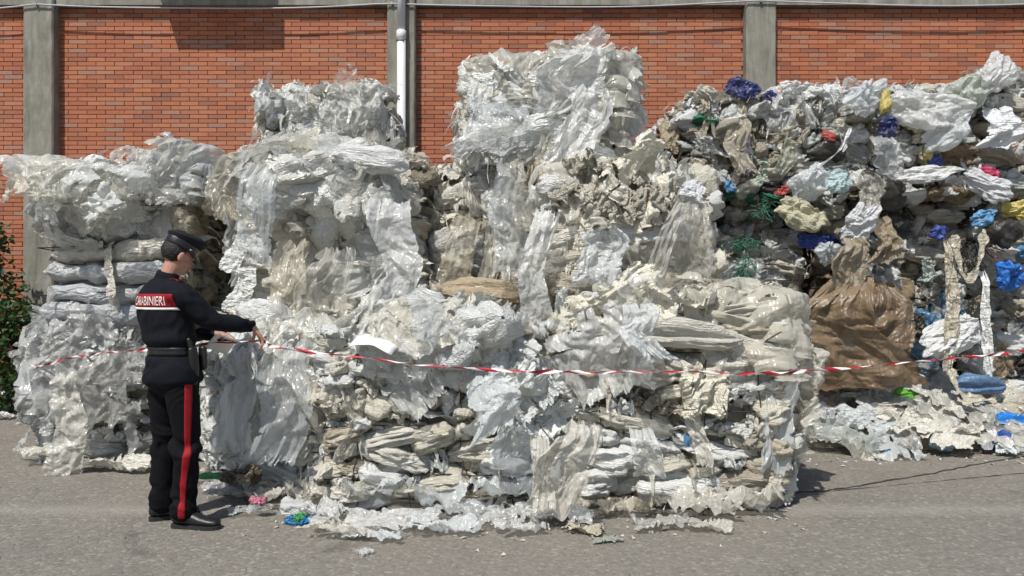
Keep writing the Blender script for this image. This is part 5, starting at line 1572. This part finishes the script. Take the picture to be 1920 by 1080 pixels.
# belt
g = []
for i in range(4):
    row = []
    for k in range(65):
        a = 2*math.pi*k/64; d = Vector((math.cos(a), math.sin(a), 0)); c = Vector((-.012, 0, 1.062 + .046*i/3)); row.append((c + d*.32, -d))
    g.append(row)
belt = wrap('belt', bj, g, .006, M_leather, person)
# holster with pistol grip and a pouch at the right hip
hp = MB()
hb = Vector((.150, -.085, 0))
o_ = rt*.03
limb(hp, [(hb + Vector((.004, 0, 1.10)), .030, .022), (hb + Vector((.012, .004, 1.02)), .034, .024), (hb + Vector((.016, .006, .93)), .027, .020), (hb + Vector((.016, .006, .885)), .018, .016)], 14, up=rt)
hol = obj('holster', remesh('holster', hp, .006, 3, M_leather), None, person)
gp = MB(); limb(gp, [(hb + Vector((.0, -.002, 1.09)), .016, .026), (hb + Vector((-.012, -.006, 1.13)), .015, .024), (hb + Vector((-.022, -.008, 1.155)), .015, .022)], 12, up=rt)
obj('pistol_grip', remesh('pistol_grip', gp, .005, 2, M_leather), None, hol)
pc = MB(); q_ = Vector((.165, -.03, 0)); limb(pc, [(q_ + Vector((.02, .02, 1.10)), .022, .03), (q_ + Vector((.024, .02, 1.0)), .024, .032), (q_ + Vector((.024, .02, .97)), .02, .03)], 12, up=rt)
obj('belt_pouch', remesh('belt_pouch', pc, .006, 3, M_leather), None, person)
# epaulettes
for S0, s in ((SH_R, 1), (SH_L, -1)):
    g = []
    for i in range(8):
        t = i/7; c = Vector((-.045, 0, 0)).lerp(Vector((S0.x, S0.y, 0)), .5 + .55*t)
        g.append([(Vector((c.x, c.y, 1.75)) + fw*(.024*(j-1)), Vector((0, 0, -1))) for j in range(3)])
    e = wrap('epaulette', bj, g, .004, M_cloth, person)
    g2 = [[(r[2][0] + fw*(.006*j) - fw*.002, r[2][1]) for j in range(2)] for r in g]
    wrap('red_piping', bj, g2, .006, M_red, e)
    g2 = [[(r[0][0] - fw*(.006*j) + fw*.002, r[0][1]) for j in range(2)] for r in g]
    wrap('red_piping', bj, g2, .006, M_red, e)
# hair: a close cap of hair over the back of the skull
hr = MB(); ball(hr, (0, -.018, .032), (.080, .094, .092), HM, 28, 20)
hme = remesh('hair', hr, .006, 1, M_hair, disp=lambda co: 0.003*vnoise(co, 3, 40))
HI = HM.inverted()
bm_ = bmesh.new(); bm_.from_mesh(hme)
kill = []
for v in bm_.verts:
    q = HI @ v.co
    if q.z < -.048 + 0.10*max(0, q.y+.03) or (q.y > .012 and q.z < .055) or (q.y > .0 and abs(q.x) > .05 and q.z < .02): kill.append(v)
bmesh.ops.delete(bm_, geom=kill, context='VERTS'); bm_.to_mesh(hme); bm_.free()
obj('hair', hme, None, person)
# peaked cap
M_capb = plain_mat('cap_black', (0.011, 0.011, 0.014), 0.8, 0.2, 60, 0.2, 0.25)
def ring(rx, ry, z, y0=0.0, n=40, tilt=0.0):
    return [Vector((rx*math.cos(2*math.pi*k/n), y0 + ry*math.sin(2*math.pi*k/n), z + tilt*math.sin(2*math.pi*k/n))) for k in range(n)]
def loft(rings, cap=True):
    mb = MB(); n = len(rings[0]); V = [HM @ v for r in rings for v in r]; fc = []
    for i in range(len(rings)-1):
        for k in range(n): fc.append((i*n+k, i*n+(k+1) % n, (i+1)*n+(k+1) % n, (i+1)*n+k))
    if cap:
        fc.append(tuple(range(n))[::-1]); fc.append(tuple((len(rings)-1)*n+k for k in range(n)))
    return mb.add(V, fc)
capo = empty('cap'); capo.parent = person
loft([ring(.086, .104, .052, -.008), ring(.088, .106, .060, -.008), ring(.090, .108, .098, -.008), ring(.089, .107, .102, -.008)]).build('cap_band', M_leather, capo, True)
loft([ring(.090, .108, .096, -.008), ring(.100, .118, .112, -.004, tilt=.006), ring(.104, .122, .127, .0, tilt=.016), ring(.106, .124, .133, .0, tilt=.018), ring(.098, .115, .143, .0, tilt=.020), ring(.07, .08, .158, .0, tilt=.012), ring(.01, .01, .157, 0)]).build('crown', M_capb, capo, True)
loft([ring(.1045, .1225, .1255, .0, tilt=.016), ring(.108, .126, .129, .0, tilt=.017), ring(.108, .126, .132, .0, tilt=.0175), ring(.106, .124, .134, .0, tilt=.018)], False).build('piping', M_capb, capo, True)
vs = MB(); V = []; fc = []
for i in range(7):
    t = i/6
    for k in range(21):
        a = R(8 + 164*k/20); e = math.sin(a)
        rr_ = 1.0 + t*.50*e**1.2
        V.append(HM @ Vector((.087*math.cos(a)*(1+t*.06), -.008 + .105*e*rr_, .060 - t*.040*e)))
    if i:
        for k in range(20): fc.append(((i-1)*21+k, (i-1)*21+k+1, i*21+k+1, i*21+k))
o = obj('visor', mesh('visor', V, fc, True), M_leather, capo); md = o.modifiers.new('t', 'SOLIDIFY'); md.thickness = .004
cb_ = MB(); ball(cb_, (.089, .018, .066), (.006, .006, .006), HM, 10, 8); cb_.build('side_button', M_gal, capo, True)
# shoes
def shoe(heel, toe):
    heel, toe = Vector(heel), Vector(toe); d = (toe-heel); l = d.length; d.normalize()
    P = lambda a, z: heel + d*a*l + Vector((0, 0, z))
    mb = MB()
    limb(mb, [(P(.06, .060), .036, .040), (P(.2, .062), .038, .044), (P(.42, .058), .041, .040), (P(.62, .048), .047, .032), (P(.82, .042), .047, .026), (P(.95, .038), .036, .020)], 18, sub=5)
    limb(mb, [(P(.20, .06), .040, .048), (P(.19, .12), .042, .050), (P(.18, .16), .043, .050)], 16, up=d)
    e = empty('shoe'); e.parent = person
    obj('upper', remesh('upper', mb, .006, 4, M_leather), None, e)
    sd = d.cross(Vector((0, 0, 1)))
    out = []
    for (a, w) in ((-.01, .012), (.02, .028), (.1, .037), (.25, .037), (.42, .036), (.62, .047), (.78, .050), (.9, .042), (.98, .024), (1.01, .008)):
        out.append((a, w))
    loop = [P(a, 0)+sd*w for a, w in out] + [P(a, 0)-sd*w for a, w in out[::-1]]
    n = len(loop); s = MB()
    V = [v + Vector((0, 0, .001)) for v in loop] + [v + Vector((0, 0, .024)) for v in loop]
    s.add(V, [tuple(range(n)), tuple(range(n, 2*n))[::-1]] + [(k, n+k, n+(k+1) % n, (k+1) % n) for k in range(n)])
    s.build('sole', M_sole, e)
shoe((.015, -.045, 0), (.325, -.085, 0))
shoe((-.185, .07, 0), (.08, .20, 0))
# sheets of paper and a pen in the left hand
pb = PO + Vector((.20, .22, 1.12))
V = []
for i in range(7):
    for j in range(9):
        V.append(((i/6-.5)*.15, (j/8-.5)*.21, -.03*(j/8)**2 + .006*math.sin(i)))
fc = [(i*9+j, i*9+j+1, (i+1)*9+j+1, (i+1)*9+j) for i in range(6) for j in range(8)]
o = obj('paper_sheaf', mesh('paper_sheaf', V, fc, True), M_paper, None, pb + Vector((.02, -.01, -.005)), (R(-22), R(14), R(35)))
md = o.modifiers.new('t', 'SOLIDIFY'); md.thickness = .003
tag(o, 'white papers held by the officer in front of the belt', 'paper')
pp = MB().tube([(0, 0, 0), (.05, .01, .002), (.095, .02, .0)], [.009, .011, .008], 10)
tag(pp.build('marker_pen', M_leather, None, True, loc=tuple(pb + Vector((.01, -.055, .012)))), 'black marker pen held over the white papers', 'pen')

# ------------------------------------------------------------------ barrier tape
RH = PO + WR_R + Vector((.055, .05, -.095))
M_tr = plain_mat('tape_red', (0.42, 0.015, 0.028), .45, .12, 20); M_tw = plain_mat('tape_white', (0.74, 0.73, 0.71), .45, .08, 20)
def tape(name, label, pts, per=0.16, w=0.026, twist=13.0, group='barrier tape'):
    pts = [Vector(p) for p in pts]; fp = []
    for i in range(len(pts)-1):
        p0, p1, p2, p3 = pts[max(i-1, 0)], pts[i], pts[i+1], pts[min(i+2, len(pts)-1)]
        ns = max(6, int((p2-p1).length/.012))
        for k in range(ns):
            t = k/ns; fp.append(0.5*((2*p1) + (-p0+p2)*t + (2*p0-5*p1+4*p2-p3)*t*t + (-p0+3*p1-3*p2+p3)*t**3))
    fp.append(pts[-1])
    mb = MB(); s = 0.0; V = []; m_ = 7; rgx = random.Random(3)
    ang = 0.0
    for i, p in enumerate(fp):
        t = (fp[min(i+1, len(fp)-1)] - fp[max(i-1, 0)]).normalized()
        if i: s += (p-fp[i-1]).length
        ang = s*twist + 1.6*math.sin(s*2.3) + 0.8*math.sin(s*5.1+1)
        a = t.cross(Vector((0, 0, 1))).normalized(); b = a.cross(t)
        u_ = a*math.cos(ang) + b*math.sin(ang); v_ = -a*math.sin(ang) + b*math.cos(ang)
        ww = w*(0.75+.25*math.sin(s*3.7+.5))
        for j in range(m_):
            q = j/(m_-1)-.5
            V.append(p + u_*ww*q + v_*ww*.55*(q*q*2-.2))
    fc = []; mi = []; s = 0
    for i in range(1, len(fp)):
        s += (fp[i]-fp[i-1]).length
        for j in range(m_-1):
            fc.append((m_*(i-1)+j, m_*(i-1)+j+1, m_*i+j+1, m_*i+j)); mi.append(0 if ((s + (j-3)*.012) % per) < per*.56 else 1)
    mb.v = [tuple(v) for v in V]; mb.f = fc; mb.mi = mi
    o = mb.build(name, [M_tr, M_tw], None, True)
    return tag(o, label, 'tape', group)
tape('barrier_tape', 'twisted red and white barrier tape strung across the nearest bales', [RH + Vector((-.03, -.02, .0)), RH, PX(520, 652, 4.57), PX(650, 667, 4.53), PX(800, 685, 4.51), PX(930, 694, 4.51), PX(1100, 698, 4.53), PX(1280, 697, 4.57), PX(1420, 700, 4.63), PX(1560, 692, 4.81), PX(1740, 676, 5.01), PX(1960, 656, 5.26), PX(2200, 640, 5.51)])
tape('barrier_tape', 'short run of barrier tape left of the officer', [PX(60, 690, 6.05), PX(150, 668, 5.75), PX(215, 660, 5.4), PX(275, 655, 5.1), PX(345, 650, 4.9), PX(410, 643, 4.82), RH + Vector((-.02, .02, .01))], twist=11)
# ------------------------------------------------------------------ greenery at the left edge
M_leaf, ntl, outl = newmat('leaf')
oi = N(ntl, 'ShaderNodeNewGeometry')
c_ = ramp(ntl, oi.outputs['Random Per Island'], [(0, (.014, .038, .010)), (.5, (.03, .075, .017)), (1, (.065, .12, .028))])
pr_ = N(ntl, 'ShaderNodeBsdfPrincipled'); L(ntl, c_, pr_.inputs['Base Color']); pr_.inputs['Roughness'].default_value = .5
tl_ = N(ntl, 'ShaderNodeBsdfTranslucent'); L(ntl, c_, tl_.inputs['Color'])
mx_ = N(ntl, 'ShaderNodeMixShader'); mx_.inputs[0].default_value = .3
L(ntl, pr_.outputs[0], mx_.inputs[1]); L(ntl, tl_.outputs[0], mx_.inputs[2]); L(ntl, mx_.outputs[0], outl.inputs[0])
M_bark = plain_mat('bark', (.10, .075, .05), .9, .3, 20, .4)
def shrub(label, base, parts, n, leaf, seed, name='shrub'):
    rg = random.Random(seed)
    t = empty(name, base); tag(t, label, 'shrub')
    st = MB(); lf = MB()
    for (c, r) in parts:
        c = Vector(c); st.tube([(0, 0, 0), (c.x*.4, c.y*.4, c.z*.5), tuple(c)], [.02, .014, .006], 6)
    for k in range(n):
        c, r = rg.choice(parts)
        d = Vector((rg.gauss(0, 1), rg.gauss(0, 1), rg.gauss(0, 1))).normalized()*rg.random()**.4
        p = Vector(c) + Vector((d.x*r[0], d.y*r[1], d.z*r[2])); p.z = max(p.z, .02)
        a = Vector((rg.gauss(0, 1), rg.gauss(0, 1)-.5, rg.gauss(0, .7)-.3)).normalized()
        s = a.cross(Vector((rg.gauss(0, 1), rg.gauss(0, 1), rg.gauss(0, 1)))).normalized(); nn = a.cross(s)
        l = leaf*rg.uniform(.6, 1.3); w = l*.36
        lf.add([p, p + a*l*.4 + s*w + nn*l*.08, p + a*l, p + a*l*.4 - s*w + nn*l*.08], [(0, 1, 2), (0, 2, 3)])
    tag(lf.build('foliage', M_leaf, t, False), kind='stuff')
    st.build('stem', M_bark, t, True)
shrub('green climbing shrub against the brick wall at the left edge', (-6.6, 9.3, 0), [((-.15, .1, 2.0), (.4, .3, .45)), ((.0, .1, 1.4), (.45, .35, .45)), ((-.35, 0, .8), (.5, .4, .5)), ((-.1, -.1, .3), (.45, .4, .3)), ((-.7, .2, 1.5), (.4, .3, .7))], 2600, .085, 3)
shrub('low weeds growing beside the left stack', (-5.72, 8.5, 0), [((0, 0, .3), (.35, .3, .35)), ((-.25, .1, .7), (.35, .3, .4)), ((-.1, .2, 1.05), (.3, .25, .3))], 1500, .08, 4)

# small torn scraps and grit scattered over the yard
rg = random.Random(9); sc_m = MB()
for k in range(240):
    z = rg.random()
    px = rg.uniform(380, 1960); py = rg.choice((rg.gauss(985, 22), rg.gauss(965, 16))) if px < 1500 else rg.gauss(858, 10)
    if py < 800: continue
    p = gpt(px, py); l = rg.uniform(.008, .035); a = rg.uniform(0, 6.28)
    d = Vector((math.cos(a), math.sin(a), 0)); s = Vector((-d.y, d.x, 0))
    sc_m.add([p + Vector((0, 0, .003)), p + d*l + s*l*.5 + Vector((0, 0, rg.uniform(.004, .02))), p + d*l*1.6 + Vector((0, 0, .003)), p + d*l*.7 - s*l*.6 + Vector((0, 0, rg.uniform(.003, .015)))], [(0, 1, 2, 3)])
tag(sc_m.build('film_scraps', M_milky, None, True, color=(.72, .70, .64, .5)), 'tiny torn film scraps strewn along the foot of the bales', 'scraps', kind='stuff')
gr = MB()
for k in range(700):
    px, py = rg.uniform(-30, 1950), 1110 - 270*rg.random()**1.3
    p = gpt(px, py); r = rg.uniform(.003, .010)
    V = [p + Vector((math.cos(j*2.1+k)*r*rg.uniform(.7, 1.3), math.sin(j*2.1+k)*r, .002 if j < 3 else r)) for j in range(3)] + [p + Vector((0, 0, r*1.1))]
    gr.add(V, [(0, 1, 3), (1, 2, 3), (2, 0, 3)])
tag(gr.build('grit', plain_mat('grit', (.22, .20, .17), .9, .5, 3), None), 'loose grit scattered over the asphalt', 'grit', kind='stuff')
print("SCRIPT", time.time()-T0)
